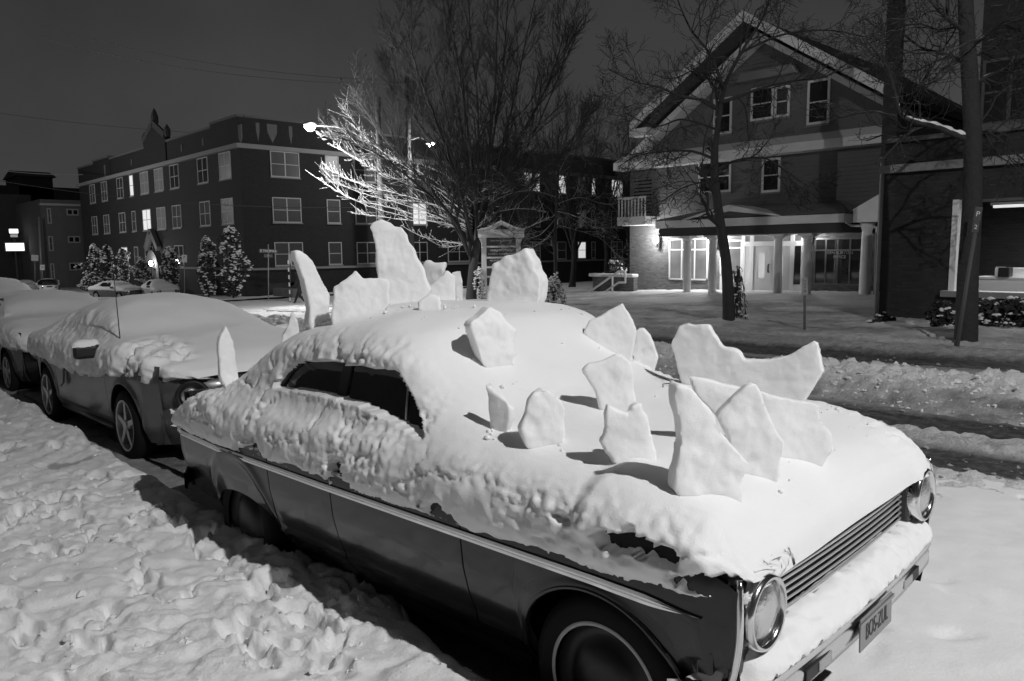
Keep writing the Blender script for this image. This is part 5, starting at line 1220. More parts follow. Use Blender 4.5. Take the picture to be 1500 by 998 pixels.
# room behind the display window
S = MB(); S.span((xw0 - 1.5, YB + 4.6, sz0), (sx1, YB + 4.75, zw1 + .4)); S.span((xw0 - 1.6, YB + .36, sz0), (xw0 - 1.5, YB + 4.6, zw1 + .4)); S.build('room_wall', BRICK_SHOP, shop)
S = MB(); S.span((xw0 - 1.5, YB + .352, sz0 - .1), (sx1, YB + 4.6, sz0 + .02)); S.build('room_floor', OLD_TRIM, shop)
S = MB(); S.span((xw0 - 1.5, YB + .36, zw1 + .1), (sx1, YB + 4.6, zw1 + .15)); S.build('room_ceiling', mat('ceiling tile', .3, .8), shop)
own(shop)
ct = MB(); cx = xw0 + .2; zc0 = zw0 + .05
for i in range(5):
    x = cx + i * 1.5
    ct.span((x, YB + 1.3, sz0 + .02), (x + 1.2, YB + 1.9, zc0 + .20)); ct.span((x - .05, YB + 1.25, zc0 + .20), (x + 1.30, YB + 1.95, zc0 + .25)); ct.span((x + .30, YB + 1.45, zc0 + .25), (x + 1.0, YB + 1.8, zc0 + .45))
tag(ct.build('display_counter', WHITE_TRIM, None), 'white counter with pale cabinets inside the shop window', 'counter')
for i in range(2):
    x = cx + .55 + i * 1.6; tag(MB().box((x, YB + 1.30, zc0 + .36), (.22, .3, .22)).build('till', BLACK, None, bevel=.02), ('small black machine on the shop counter beside the tree trunk', 'second small black machine farther along the shop counter')[i], 'machine', 'machines on the shop counter')
xs_, zs_ = by(1459, 391, YB + 1.2); xs2, zs2 = by(1472, 404, YB + 1.2)
tag(MB().box(((xs_ + xs2) / 2, YB + 1.2, (zs_ + zs2) / 2), (xs2 - xs_, .02, zs_ - zs2)).build('paper_sign', WHITE_TRIM, None), 'blank white card standing on the shop counter', 'sign')
l = bpy.data.lights.new('room_light', 'AREA'); l.energy = 38; l.shape = 'RECTANGLE'; l.size = 1.2; l.size_y = .2; o = bpy.data.objects.new('room_light', l); COL.objects.link(o); o.location = (xw0 + 1.6, YB + 1.6, zw1 - .15)
tube_ = empty('strip_light', (xw0 + .7, YB + 2.0, zw1 - .1)); tag(tube_, 'small white strip light under the ceiling inside the shop window', 'light')
MB().box((0, 0, 0), (.9, .12, .06)).build('tube', mat('strip glow', .8, .4, emit=.45), tube_); MB().box((0, 0, .06), (1.0, .2, .06)).build('housing', WHITE_TRIM, tube_)
o.parent = tube_; o.location = (.9, -.4, -.1)
# upper block behind the shop
YU = 22.5; ux0 = by(1433, 150, YU)[0]; uz = by(1450, 182, YU)[1]
up = empty('upper_block', (ux0, YU, zt1)); tag(up, 'dark upper storey set back above the brick shop, with one wide dark window', 'building')
S = MB(); S.span((ux0, YU, sz0), (ux0 + 14, YU + 10, by(1450, -60, YU)[1])); S.build('brick_wall', BRICK_SHOP, up)
S = MB(); S.span((ux0 - .1, YU - .15, uz - .2), (ux0 + 14, YU, uz)); S.build('sill_course', STONE, up)
x0, z1 = by(1441, 90, YU); x1, z0 = by(1520, 176, YU); facade_window(up, 'Y', YU, x0, x1, z0, z1, PANE, 2, True, mat('dark frame', .08, .5))
own(up)
# --- far buildings at the left edge of the view
def flat_block(name, label, X, px0, px1, pyt, pyb, m, depth=18):
    y0, zt_ = [float(v) for v in on_x(px0, pyt, X)[1:]]; y1, zb_ = [float(v) for v in on_x(px1, pyb, X)[1:]]
    r = empty(name, (X, (y0 + y1) / 2, zb_)); tag(r, label, 'building')
    MB().span((X - depth, y0, zb_ - 3), (X, y1, zt_)).build('walls', m, r); return r
grey = flat_block('grey_flats', 'plain grey block of flats with paired windows and a pale eaves line', -104, 58, 135, 292, 432, mat('grey render', .13, .85, var=.15, vscale=1))
def xw(px, py, X=-104): p = on_x(px, py, X); return float(p[1]), float(p[2])
a, z = xw(56, 298); b, z2 = xw(120, 303); MB().span((-103.9, a, z2), (-103.2, b + 4, z)).build('eaves', OLD_TRIM, grey)
for p0, q0, p1, q1, n in ((97, 306, 115.5, 316, 2), (99, 346, 118, 356, 2), (101, 385, 120, 396, 2), (68, 305, 76, 328, 1), (70, 346, 79, 368, 1), (73, 386, 81, 410, 1)):
    y0, z1 = xw(p0, q0); y1, z0 = xw(p1, q1); facade_window(grey, 'X', -104, y0, y1, z0, z1, PANE if p0 > 90 else PANE_BLIND, n, n == 1, OLD_TRIM, out=1, sill=False, fw=.14)
own(grey)
dk = flat_block('dark_block', 'dark low block with an outside stair beyond the lit roadside sign', -118, -60, 58, 282, 440, mat('dark render', .05, .9, var=.2, vscale=1))
s = MB()
for i in range(3):
    z = [308, 350, 392][i]; a, zz = xw(42, z, -117); b, _ = xw(57, z, -117); s.span((-117.8, a, zz), (-116, b, zz + .3)); s.bar((-116.2, a, zz), (-116.2, b, zz - 4), .15, .4)
s.build('stair', OLD_TRIM, dk)
own(dk)
ph = flat_block('rooftop_house', 'black flat roofed penthouse on the skyline at the far end of the street', -150, 26, 80, 256, 300, mat('black silhouette render', .03, .9), 10)
a, z = xw(23, 257, -149); b, _ = xw(83, 257, -149); MB().add([(-160, a, z), (-160, b, z), (-149, b, z), (-149, a, z), (-154, (a + b) / 2 - 3, z + 1.2), (-154, (a + b) / 2 + 3, z + 1.2)], [(0, 1, 5, 4), (2, 3, 4, 5), (1, 2, 5), (3, 0, 4)]).build('roof', SHINGLE, ph); own(ph)
bk = flat_block('long_dark_block', 'long dark roofline behind the grey flats and the apartment house', -150, -80, 140, 268, 430, mat('dark far wall', .03, .9), 10); own(bk)
# ------------------------------------------------------------------ trees and shrubs
BARK = mat('dark wet bark', .034, .9, var=.4, vscale=9, bump=1.0, bscale=22, bdist=.03, snow=.7, snow_at=.80, snow_scale=5)
BARK_SNOW = mat('snow lined twigs', .05, .9, snow=1.0, snow_at=.42, snow_scale=6)
TWIG_FROST = mat('frosted twigs', .45, .85, snow=1.0, snow_at=.12, snow_scale=14)
TWIG_DARK = mat('dark twigs', .035, .95, snow=.7, snow_at=.88, snow_scale=5)
TWIG_MIN = .0068
def rv(rg): return Vector((rg.gauss(0, 1), rg.gauss(0, 1), rg.gauss(0, 1)))
def grow(mb, p, d, L, r, lvl, top, kids, rg, up=.10, wig=.16, ang=(25, 50), shrink=(.50, .72), tip=.45):
    p = Vector(p); d = Vector(d).normalized(); n = (6, 5, 4, 3, 2)[min(lvl, 4)]; pts = [p.copy()]; dirs = [d.copy()]
    for i in range(n):
        d = (d + rv(rg) * wig + Vector((0, 0, up))).normalized(); p = p + d * (L / n); pts.append(p.copy()); dirs.append(d.copy())
    rr = [max(TWIG_MIN, r * (1 - (1 - tip) * i / n)) for i in range(n + 1)]
    mb.tube(pts, rr, (8, 6, 4, 3, 3)[min(lvl, 4)], cap=lvl == 0)
    if lvl >= top: return
    for k in range(kids[lvl]):
        t = .22 + .78 * (k + rg.random()) / kids[lvl]; f = t * n; i = min(n - 1, int(f)); q = pts[i].lerp(pts[i + 1], f - i); dd = dirs[i + 1]
        ax = dd.cross(rv(rg)); 
        if ax.length < 1e-3: continue
        a = RAD(rg.uniform(*ang)); nd = Matrix.Rotation(a, 3, ax.normalized()) @ dd
        grow(mb, q, nd, L * rg.uniform(*shrink) * (1.12 - .45 * t), rr[i] * .58, lvl + 1, top, kids, rg, up, wig, ang, shrink, tip)
def bare_tree(name, label, base, paths, kids, top, seed, bark=BARK, twig=TWIG_DARK, up=.08, wig=.16, ang=(25, 52), L1=None, group=None, extra=None, shrink=(.50, .72)):
    """paths: main limbs as (list of 3D points, r0, r1, children, child length); the first is the trunk"""
    rg = random.Random(seed); root = empty(name, base); tag(root, label, 'tree', group)
    tr = MB(); cr = MB()
    for i, (pts, r0, r1, nk, cl) in enumerate(paths):
        pts = catmull3(pts, 6); m = len(pts)
        (tr if i == 0 else cr).tube([Vector(p) - Vector(base) for p in pts], [(1 + .35 * math.exp(-k * .8) * (i == 0)) * r0 + (r1 - r0) * (k / (m - 1)) ** .8 for k in range(m)], 12 if i == 0 else 7, cap=True)
        for k in range(nk):
            t = (.35 if i == 0 else .15) + (.65 if i == 0 else .85) * (k + rg.random()) / nk; f = t * (m - 1); a = min(m - 2, int(f))
            q = Vector(pts[a]).lerp(Vector(pts[a + 1]), f - a) - Vector(base); dd = (Vector(pts[a + 1]) - Vector(pts[a])).normalized()
            nd = Matrix.Rotation(RAD(rg.uniform(*ang)), 3, dd.cross(rv(rg)).normalized()) @ dd
            grow(cr, q, nd, cl * rg.uniform(.6, 1.15) * (1.15 - .5 * t), max(.006, (r0 + (r1 - r0) * t) * .5), 1, top, kids, rg, up, wig, ang, shrink)
    tr.build('trunk', bark, root, True); cr.build('crown', twig, root, True)
    return root, rg
def catmull3(P, per):
    P = [np.array(p, float) for p in P]; out = []
    for i in range(len(P) - 1):
        p0, p1, p2, p3 = P[max(i - 1, 0)], P[i], P[i + 1], P[min(i + 2, len(P) - 1)]
        for t in np.linspace(0, 1, per, endpoint=False): out.append(.5 * (2 * p1 + (p2 - p0) * t + (2 * p0 - 5 * p1 + 4 * p2 - p3) * t * t + (3 * p1 - p0 - 3 * p2 + p3) * t ** 3))
    out.append(P[-1]); return out
def at_depth(px, py, dep): d = ray(px, py); return CAM + d * (dep / F_PX)
# --- the many stemmed tree by the notice board
b0 = on_ground(690, 441, .1); D0 = depth_of(b0)
def T(px, py, dz=0): return at_depth(px, py, D0 + dz)
P0 = [([b0 - np.array([0, 0, .2]), T(691, 420), T(694, 385), T(700, 345), T(706, 310)], .26, .15, 0, 0)]
stems = [((690, 395), (684, 330, -.5), (660, 200, -1.5), (636, 90, -2), (620, 10, -2.4)), ((694, 380), (700, 300, .2), (700, 160, .3), (690, 60, .4), (684, -60, .5)), ((700, 360), (722, 270, .8), (752, 150, 1.6), (770, 60, 2.2), (790, -30, 2.6)),
         ((690, 370), (672, 300, 1), (624, 200, 2.2), (588, 130, 2.8), (574, 70, 3)), ((702, 350), (730, 290, -1), (780, 200, -2), (815, 120, -2.6), (840, 60, -3)), ((698, 350), (712, 260, -1.2), (724, 140, -2.2), (728, 40, -2.8), (730, -50, -3)),
         ((695, 360), (688, 270, 1.2), (668, 140, 2.2), (655, 50, 2.6), (645, -40, 3)), ((700, 345), (735, 310, .8), (790, 260, 1.6), (830, 215, 2), (862, 170, 2.2)), ((688, 375), (655, 310, -.6), (606, 250, -1.2), (560, 200, -1.6), (530, 150, -1.9)),
         ((690, 380), (664, 320, -1.5), (610, 270, -2.6), (560, 230, -3.2), (520, 210, -3.6)), ((700, 340), (740, 300, -1.8), (800, 250, -3), (845, 205, -3.6)), ((694, 360), (674, 280, -2.2), (640, 180, -3.4), (610, 100, -4), (598, 50, -4.2)), ((702, 340), (740, 240, -.6), (790, 150, -1), (815, 90, -1.2), (828, 40, -1.4)), ((704, 330), (716, 240, 1.8), (735, 120, 3), (742, 30, 3.6), (748, -60, 4)), ((700, 355), (692, 250, -1.8), (676, 130, -3), (662, 40, -3.6), (650, -30, -4)), ((692, 365), (678, 310, .2), (640, 225, .5), (602, 165, .7), (575, 105, .8))]
for s_ in stems: P0.append(([T(*p) for p in s_], .085, .012, 20, 2.4))
main_tree, rg = bare_tree('bare_tree', 'big many stemmed bare tree beside the notice board, its left boughs white with frost', tuple(b0), P0, (0, 8, 5, 3), 3, 5, up=.10, ang=(16, 40), twig=TWIG_DARK, bark=BARK_SNOW, shrink=(.42, .66))
fr_ = MB(); rg = random.Random(3)
low = [[(688, 340), (655, 330), (610, 320), (560, 309), (510, 289), (466, 262)], [(690, 336), (660, 325), (600, 303), (540, 286), (495, 268), (468, 243)], [(690, 330), (640, 302), (585, 285), (535, 272), (500, 258), (476, 246)], [(692, 320), (630, 272), (580, 236), (530, 216), (503, 190)],
       [(690, 310), (640, 268), (590, 238), (550, 216), (520, 181), (502, 157)], [(692, 325), (640, 292), (590, 268), (550, 250), (510, 226), (487, 214)], [(692, 335), (645, 315), (600, 300), (560, 285), (525, 268)], [(690, 345), (650, 322), (600, 312), (555, 300), (515, 292), (480, 262)],
       [(695, 300), (660, 262), (620, 242), (575, 232), (540, 206), (520, 188)], [(692, 330), (650, 308), (618, 296), (575, 292), (540, 280), (500, 272), (484, 264)], [(690, 338), (640, 325), (590, 322), (545, 316), (515, 312)], [(694, 318), (655, 285), (610, 262), (575, 262), (548, 250), (530, 236)],
       [(690, 360), (665, 356), (640, 352), (612, 344), (588, 330)], [(692, 355), (672, 360), (655, 362), (640, 358), (618, 345)], [(705, 330), (735, 333), (765, 335), (790, 326), (812, 316)], [(705, 318), (740, 308), (775, 306), (800, 312)]]
for i, q in enumerate(low):
    dz = -1.5 + 3 * ((i * 7) % 11) / 10; pts = catmull3([T(a, b, dz * (k / (len(q) - 1))) for k, (a, b) in enumerate(q)], 8); m = len(pts)
    pts = [Vector(p) - Vector(b0) + rv(rg) * .012 for p in pts]
    fr_.tube(pts, [.022 - .016 * k / (m - 1) for k in range(m)], 5)
    for k in range(4, m - 1):
        for _ in range(2 if i < 12 else 1):
            if rg.random() < .8:
                dd = (pts[k + 1] - pts[k]).normalized(); nd = (dd * .8 + rv(rg) * .5 + Vector((0, 0, .35))).normalized(); L = rg.uniform(.12, .55) * (1 if rg.random() < .75 else 2.2)
                e = pts[k] + nd * L; md = pts[k] + nd * L * .5 + rv(rg) * .02
                fr_.tube([pts[k], md, e], [.007, .006, .004], 4, cap=False)
                for _2 in range(3):
                    c = pts[k].lerp(e, rg.random()); fr_.box(c + rv(rg) * .012, (.018, .018, .022), M=Matrix.Rotation(rg.random() * 3, 3, rv(rg).normalized()))
fr_.build('frosted_boughs', TWIG_FROST, main_tree, True)
TWIG_MIN = .005
# --- street tree before the porch
b1 = on_ground(1068, 476, .15); D1 = depth_of(b1)
def T1(px, py, dz=0): return at_depth(px, py, D1 + dz)
P1 = [([b1 - np.array([0, 0, .4]), T1(1067, 440), T1(1063, 380), T1(1054, 320), T1(1047, 260), T1(1047, 215)], .155, .085, 3, 1.2),
      ([T1(1047, 220), T1(1054, 170), T1(1064, 120, .3), T1(1090, 70, .5), T1(1120, 20, .6), T1(1140, -50, .8)], .075, .016, 12, 1.5), ([T1(1054, 165), T1(1035, 148), T1(1000, 142, -.2), T1(965, 128, -.4), T1(925, 118, -.5), T1(890, 100, -.6)], .045, .010, 12, 1.3),
      ([T1(1058, 150), T1(1085, 140), T1(1120, 128, .4), T1(1165, 118, .8), T1(1210, 112, 1.0), T1(1260, 80, 1.2)], .050, .010, 12, 1.4), ([T1(1050, 235), T1(1015, 222), T1(975, 222, .3), T1(935, 228, .5), T1(905, 245, .6)], .040, .010, 11, 1.2),
      ([T1(1048, 250), T1(1080, 235), T1(1120, 232, -.5), T1(1150, 250, -.8), T1(1185, 275, -1)], .035, .009, 10, 1.1), ([T1(1060, 130), T1(1040, 80, -.6), T1(1010, 40, -1), T1(985, -20, -1.4)], .045, .012, 11, 1.5), ([T1(1050, 190), T1(1000, 175, .5), T1(960, 185, .8), T1(915, 165, 1)], .032, .009, 10, 1.3),
      ([T1(1050, 270), T1(1025, 268), T1(995, 278, -.4), T1(965, 300, -.6)], .028, .008, 8, 1.0), ([T1(1090, 75, .5), T1(1150, 50, .8), T1(1220, 45, 1), T1(1290, 60, 1.2)], .035, .009, 10, 1.4)]
bare_tree('bare_tree', 'slim bare street tree with dark crooked limbs before the lit porch', tuple(b1), P1, (0, 7, 5, 3), 3, 15, up=.03, wig=.24, ang=(28, 62), shrink=(.45, .68))
# --- street tree at the right
b2 = on_ground(1415, 499, .15); D2 = depth_of(b2)
def T2(px, py, dz=0): return at_depth(px, py, D2 + dz)
P2 = [([b2 - np.array([0, 0, .4]), T2(1416, 470), T2(1418, 400), T2(1424, 300), T2(1425, 210), T2(1421, 120), T2(1416, 40), T2(1412, -60)], .195, .115, 0, 2.0),
      ([T2(1422, 205), T2(1400, 198), T2(1370, 186, -.2), T2(1338, 178, -.4), T2(1320, 168, -.5), T2(1312, 140, -.5), T2(1300, 100, -.6), T2(1270, 60, -.8)], .065, .014, 12, 1.4), ([T2(1426, 195), T2(1440, 192), T2(1465, 205, .4), T2(1500, 235, .7)], .045, .012, 9, 1.2),
      ([T2(1420, 95), T2(1385, 80, .4), T2(1350, 70, .6), T2(1310, 40, .9)], .05, .012, 11, 1.4), ([T2(1420, 70), T2(1460, 40, -.5), T2(1500, 25, -.8), T2(1540, 10, -1)], .05, .012, 11, 1.4), ([T2(1418, 130), T2(1450, 110, .5), T2(1490, 105, .8), T2(1530, 95, 1)], .045, .012, 10, 1.3), ([T2(1418, 50), T2(1380, 20, -.6), T2(1345, -20, -1)], .05, .012, 10, 1.4)]
right_tree, _r = bare_tree('bare_tree', 'thick dark street tree with one snowy bough, before the brick shop', tuple(b2), P2, (0, 6, 5, 3), 3, 21, up=.02, wig=.26, ang=(30, 65), shrink=(.45, .68))
sp_ = catmull3(P2[1][0], 6)[:30]; ls = MB().tube([Vector(p) - Vector(b2) + Vector((0, 0, .065 - .045 * k / len(sp_))) for k, p in enumerate(sp_)], [max(.012, (.062 - .045 * k / len(sp_)) * (.8 + .3 * math.sin(k * 1.7))) for k in range(len(sp_))], 8); ls.build('bough_snow', SNOW, right_tree, True)
# --- slender tree in the garden, and the wood behind the houses
b3 = on_ground(815, 438, .15); D3 = depth_of(b3)
def T3(px, py, dz=0): return at_depth(px, py, D3 + dz)
P3 = [([b3 - np.array([0, 0, .2]), T3(814, 400), T3(813, 345), T3(816, 300), T3(818, 250)], .10, .04, 4, 1.4)] + [([T3(*p) for p in q], .03, .007, 9, 1.3) for q in (
      ((815, 330), (845, 338), (880, 350, .5), (905, 375, .8)), ((815, 320), (790, 345), (760, 350, -.5), (735, 340, -.8)), ((815, 300), (850, 290), (890, 300, .6), (935, 290, 1)), ((816, 290), (780, 280, -.4), (745, 285, -.8), (715, 300, -1)), ((818, 255), (840, 215, .5), (870, 190, .8), (900, 170, 1)), ((818, 255), (800, 210, -.5), (770, 190, -.8)),
      ((815, 330), (800, 350, .6), (770, 365, 1), (740, 360, 1.3)), ((816, 310), (845, 318, -.6), (875, 335, -1), (915, 330, -1.5)))]
bare_tree('bare_tree', 'slender bare garden tree with drooping boughs, between the notice board and the porch house', tuple(b3), P3, (0, 5, 4, 3), 3, 31, up=-.01, wig=.22, ang=(25, 55), twig=BARK_SNOW, shrink=(.45, .68))
for i, (px, dep, h, lab) in enumerate(((838, 55, 13.5, 'tall bare tree far behind the notice board, right of the many stemmed tree'), (886, 60, 13.5, 'bare tree rising just left of the gabled house roof'), (768, 64, 12.0, 'faint bare tree far behind the crown of the many stemmed tree'), (920, 66, 15.0, 'hazy bare tree whose top shows over the left eave of the gabled house'))):
    d = ray(px, 420); b = CAM + d * (dep / F_PX); b[2] = float(terr(b[0])) - .1; rgx = random.Random(50 + i); B = np.array(b)
    paths = [([B, B + [.1, .1, h * .15], B + [0, .1, h * .35], B + [-.1, 0, h * .55]], .24, .08, 5, 3.0)]
    for k in range(9):
        a = 2 * PI * k / 9 + rgx.random(); s0 = h * rgx.uniform(.14, .32); e = h * rgx.uniform(.62, .98); o = rgx.uniform(1.2, 3.6)
        paths.append(([B + [0, 0, s0], B + [o * .35 * math.cos(a), o * .35 * math.sin(a), s0 + (e - s0) * .4], B + [o * .8 * math.cos(a), o * .8 * math.sin(a), s0 + (e - s0) * .75], B + [o * math.cos(a), o * math.sin(a), e]], .07, .012, 11, 2.6))
    bare_tree('bare_tree', lab, tuple(b), paths, (0, 5, 4, 2), 3, 60 + i, up=.08, ang=(18, 42))
# --- evergreen shrubs with clots of snow
LEAF = mat('evergreen leaves', .035, .7, var=.4, vscale=6, snow=.5, snow_at=.95)
CLOT = mat('snow clots', .80, .75, var=.06, vscale=5, bump=.4, bscale=30)
def shrub(name, label, base, h, w, shape='cone', n=900, ns=170, seed=0, group=None, cat='shrub', d=None):
    rg = random.Random(seed); root = empty(name, base); tag(root, label, cat, group); f = MB(); s = MB(); d = d or w
    lobes = [(rg.uniform(0, 2 * PI), rg.uniform(.10, .95), rg.uniform(.25, .55)) for _ in range(18)]
    def radius(t, a):
        r = {'cone': (1 - t) ** .75 * (.55 + .45 * min(1, t * 6)) + .08, 'column': (1 - t ** 3) ** .5 * (.75 + .25 * min(1, t * 5)), 'ball': math.sqrt(max(.02, 1 - (2 * t - .85) ** 2)), 'box': 1.0 - .25 * t ** 4}[shape]
        for la, lt, lr in lobes:
            dd = math.hypot((a - la + PI) % (2 * PI) - PI, (t - lt) * 4); r *= 1 + lr * math.exp(-dd * dd * 3) - .04
        return r
    for i in range(n):
        t = rg.random() ** (1.3 if shape == 'cone' else 1); a = rg.uniform(0, 2 * PI); q = rg.random() ** .4; r = radius(t, a) * q
        c = Vector((math.cos(a) * r * w / 2, math.sin(a) * r * d / 2, t * h)); sz = rg.uniform(.05, .12) * (.6 + h * .14)
        u = rv(rg).normalized(); v = u.cross(rv(rg)).normalized(); u *= sz; v *= sz * .6
        f.add([c - u, c - v, c + u, c + v], [(0, 1, 2, 3)])
    for i in range(ns):
        if i % 4 == 0: ct_, ca_ = rg.random() ** .9, rg.uniform(0, 2 * PI)
        t = min(1, max(0, ct_ + rg.gauss(0, .025))); a = ca_ + rg.gauss(0, .16); r = radius(t, a) * rg.uniform(.8, 1.02)
        c = Vector((math.cos(a) * r * w / 2, math.sin(a) * r * d / 2, t * h + .02)); z = rg.uniform(.03, .10) * (.5 + h * .13) * (1.4 if rg.random() < .15 else 1)
        k = []
        for la in (-.55, .25, 1.0):
            rr = math.sqrt(max(0, 1 - la * la * .9)) if la < 1 else .25
            k.append([c + Vector((math.cos(b) * rr * z * rg.uniform(.7, 1.3), math.sin(b) * rr * z * rg.uniform(.7, 1.3), la * z * .55)) for b in np.linspace(0, 2 * PI, 6, endpoint=False)])
        vs = [p for ring in k for p in ring]; fs = [(j * 6 + m, j * 6 + (m + 1) % 6, (j + 1) * 6 + (m + 1) % 6, (j + 1) * 6 + m) for j in range(2) for m in range(6)] + [tuple(range(5, -1, -1)), tuple(range(12, 18))]
        s.add(vs, fs)
    st_ = MB().tube([(0, 0, -.15), (0, 0, h * .6)], [.06, .02], 6).build('stem', BARK, root)
    f.build('foliage', LEAF, root); s.build('snow_clots', CLOT, root, True); return root
def gp(px, py, dep=None, dz=.1):
    if dep is None: return tuple(on_ground(px, py, dz))
    p = at_depth(px, py, dep); return tuple(p)
G_ = 'snowy shrubs before the apartment house'
for px, pyb, pyt, wpx, dep, shp, lab, sd in ((342, 434, 333, 40, 49, 'cone', 'tallest snow clotted evergreen, at the corner of the apartment house', 1), (306, 432, 347, 34, 51, 'column', 'snow clotted evergreen just left of the tallest one at the corner', 2), (252, 424, 362, 30, 56, 'cone', 'snowy evergreen hard against the right side of the stone entrance', 3), (210, 416, 378, 30, 60, 'ball', 'round bright snowy bush lit by the entrance lamp', 4),
                                       (182, 416, 365, 22, 62, 'cone', 'narrow snowy evergreen left of the bright round bush', 5), (160, 418, 360, 24, 62, 'cone', 'snowy evergreen beside the narrow one, right half of a joined pair', 6), (141, 420, 358, 24, 62, 'cone', 'snowy evergreen at the left end of the apartment front', 7), (132, 426, 402, 34, 60, 'ball', 'low white bush smothered in snow at the left end of the apartment front', 8)):
    b = gp(px, pyb, dep); k = dep / F_PX; shrub('snowy_shrub', lab, b, (pyb - pyt) * k, wpx * k * 1.3, 'column' if shp == 'cone' else shp, 1300, 420 if shp != 'ball' else 420, sd, G_)
HG = 'snowy bushes under the shop window'
for i, (px, pyb, pyt, wpx, lab) in enumerate(((1378, 480, 438, 42, 'snowy bush left of the thick street tree'), (1442, 483, 440, 52, 'big snowy bush just right of the thick street tree'), (1490, 486, 443, 60, 'snowy bush at the right edge under the shop window'))):
    b = gp(px, pyb, 15.6); k = 15.6 / F_PX; shrub('snowy_bush', lab, (b[0], b[1], float(terr(b[0])) + .1), (pyb - pyt) * k, wpx * k * 1.1, 'box', 900, 120, 30 + i, HG, 'bush')
b = gp(1293, 472, 17.0); shrub('small_plant', 'low snow topped plant at the corner of the brick shop', (b[0], b[1], float(terr(b[0])) + .1), .28, .55, 'ball', 160, 22, 40, None, 'plant')
# drooping snow laden saplings
def droop(label, px, py, h, w, seed, dep=None, n=14, twig=BARK_SNOW, snow=.6):
    b = Vector(gp(px, py, dep)); rg = random.Random(seed); root = empty('drooping_sapling', b); tag(root, label, 'sapling'); m = MB(); s = MB()
    for i in range(n):
        a = rg.uniform(0, 2 * PI); hh = h * rg.uniform(.55, 1.0); r = w * rg.uniform(.25, .6); e = Vector((math.cos(a) * r, math.sin(a) * r, hh * rg.uniform(.05, .5)))
        pts = catmull3([(0, 0, -.1), (math.cos(a) * r * .15, math.sin(a) * r * .15, hh * .6), (math.cos(a) * r * .5, math.sin(a) * r * .5, hh), tuple(e * 1.0 + Vector((0, 0, hh * .25))), tuple(e)], 5)
        m.tube(pts, .010, 5)
        for k in range(7, len(pts)):
            for _ in range(2):
                c = Vector(pts[k]); q = rv(rg).normalized() * .09; m.tube([c, c + q * .6 + Vector((0, 0, -.03)), c + q + Vector((0, 0, -.09))], [.008, .008, .004], 4)
                if rg.random() < snow: s.box(c + q * rg.random() + Vector((0, 0, .015)), (rg.uniform(.04, .11), rg.uniform(.04, .09), rg.uniform(.03, .05)), M=Matrix.Rotation(rg.uniform(-.5, .5), 3, rv(rg).normalized()))
    m.build('stems', twig, root, True)
    if s.v: s.build('snow_clots', CLOT, root, bevel=.012)
droop('low weeping sapling bowed under snow on the verge right of the notice board', 811, 449, 1.15, .75, 3, None, 18)
droop('dark twisted shrub growing against the slim street tree before the porch', 1079, 474, 1.35, .40, 4, D1 + .15, 12, TWIG_DARK, .12)
droop('snow caked stems hanging at the foot of the many stemmed tree', 703, 440, 1.55, .35, 5, D0 - .2, 12, BARK_SNOW, .8)
# clipped hedge on its low wall, left of the porch
wl0 = on_y(868, 432, 29.5); wl1 = on_y(928, 432, 29.5); zt = float(on_y(900, 406, 29.5)[2]); zb_ = float(wl0[2]) - .3
lw_ = empty('low_wall', ((wl0[0] + wl1[0]) / 2, 29.6, zb_)); tag(lw_, 'low brick garden wall with a thick ledge of snow, beside the steps', 'wall')
MB().span((wl0[0], 29.5, zb_), (wl1[0], 29.8, zt)).build('brickwork', BRICK, lw_); MB().span((wl0[0] - .2, 29.40, zt), (wl1[0], 29.9, zt + .16)).build('snow_ledge', SNOW, lw_, bevel=.05); own(lw_)
hc = on_y(902, 404, 30.2); shrub('clipped_hedge', 'dark clipped hedge with a flat snowy top behind the low wall', (float(hc[0]), 30.3, zt - .5), 1.25, 1.7, 'box', 900, 150, 44, None, 'hedge', d=.9)
# ------------------------------------------------------------------ street furniture
WOOD = mat('weathered pole wood', .11, .9, var=.3, vscale=5, bump=.4, bscale=18)
GALV = mat('galvanised post', .34, .5, metal=.3, var=.15)
SIGN_W = mat('white sign face', .72, .5); SIGN_D = mat('dark sign face', .035, .4); INK = mat('sign ink', .03, .5); SIGN_LET = mat('white sign lettering', .75, .5)
DULL_SIGN = mat('weathered sign face', .07, .5)
SIGN_LIT = mat('backlit sign face', .8, .4, emit=1.4)
def cam_yaw(p): v = np.array(p) - CAM; return math.atan2(v[1], v[0]) - PI / 2    # turns local -Y towards the camera
# utility poles
def up_pole(label, px, pyt, pyb, dep, r, arm=None):
    t = at_depth(px, pyt, dep); b = np.array([t[0], t[1], float(terr(t[0]))]); root = empty('utility_pole', tuple(b)); tag(root, label, 'pole')
    H = t[2] - b[2]; MB().tube([(0, 0, -.3), (0, 0, H)], [r, r * .75], 12).build('shaft', WOOD, root, True)
    if arm: 
        m = MB(); m.bar((-arm * .72, -arm * .69, H - .35), (arm * .72, arm * .69, H - .35), .14, .16); 
        for k in (-.9, -.5, .5, .9): m.lathe([(.05, 0), (.07, .08), (.03, .2)], (arm * .72 * k, arm * .69 * k, H - .27), n=8)
        m.build('crossarm', WOOD, root)
    return root, b, H
pole1, pb1, H1 = up_pole('wooden utility pole carrying the bright street lamp, left of the many stemmed tree', 553, 143, 445, 34, .16)
pole2, pb2, H2 = up_pole('taller utility pole with a crossarm, behind the many stemmed tree', 596, 113, 440, 54, .22, 1.25)
MB().bar((.02, .1, H2 - 1.8), (.02, .1, H2 - .8), .45, .45).build('transformer', BLACK, pole2, bevel=.05)
yk = 24.0; k0 = on_y(1291, 205, yk); k1 = on_y(1313, 205, yk); kt = on_y(1302, -60, yk); ck_ = empty('brick_chimney', (float(k0[0] + k1[0]) / 2, yk, float(k0[2]) - 3)); tag(ck_, 'tall dark brick chimney stack rising between the gabled roof and the shop', 'chimney')
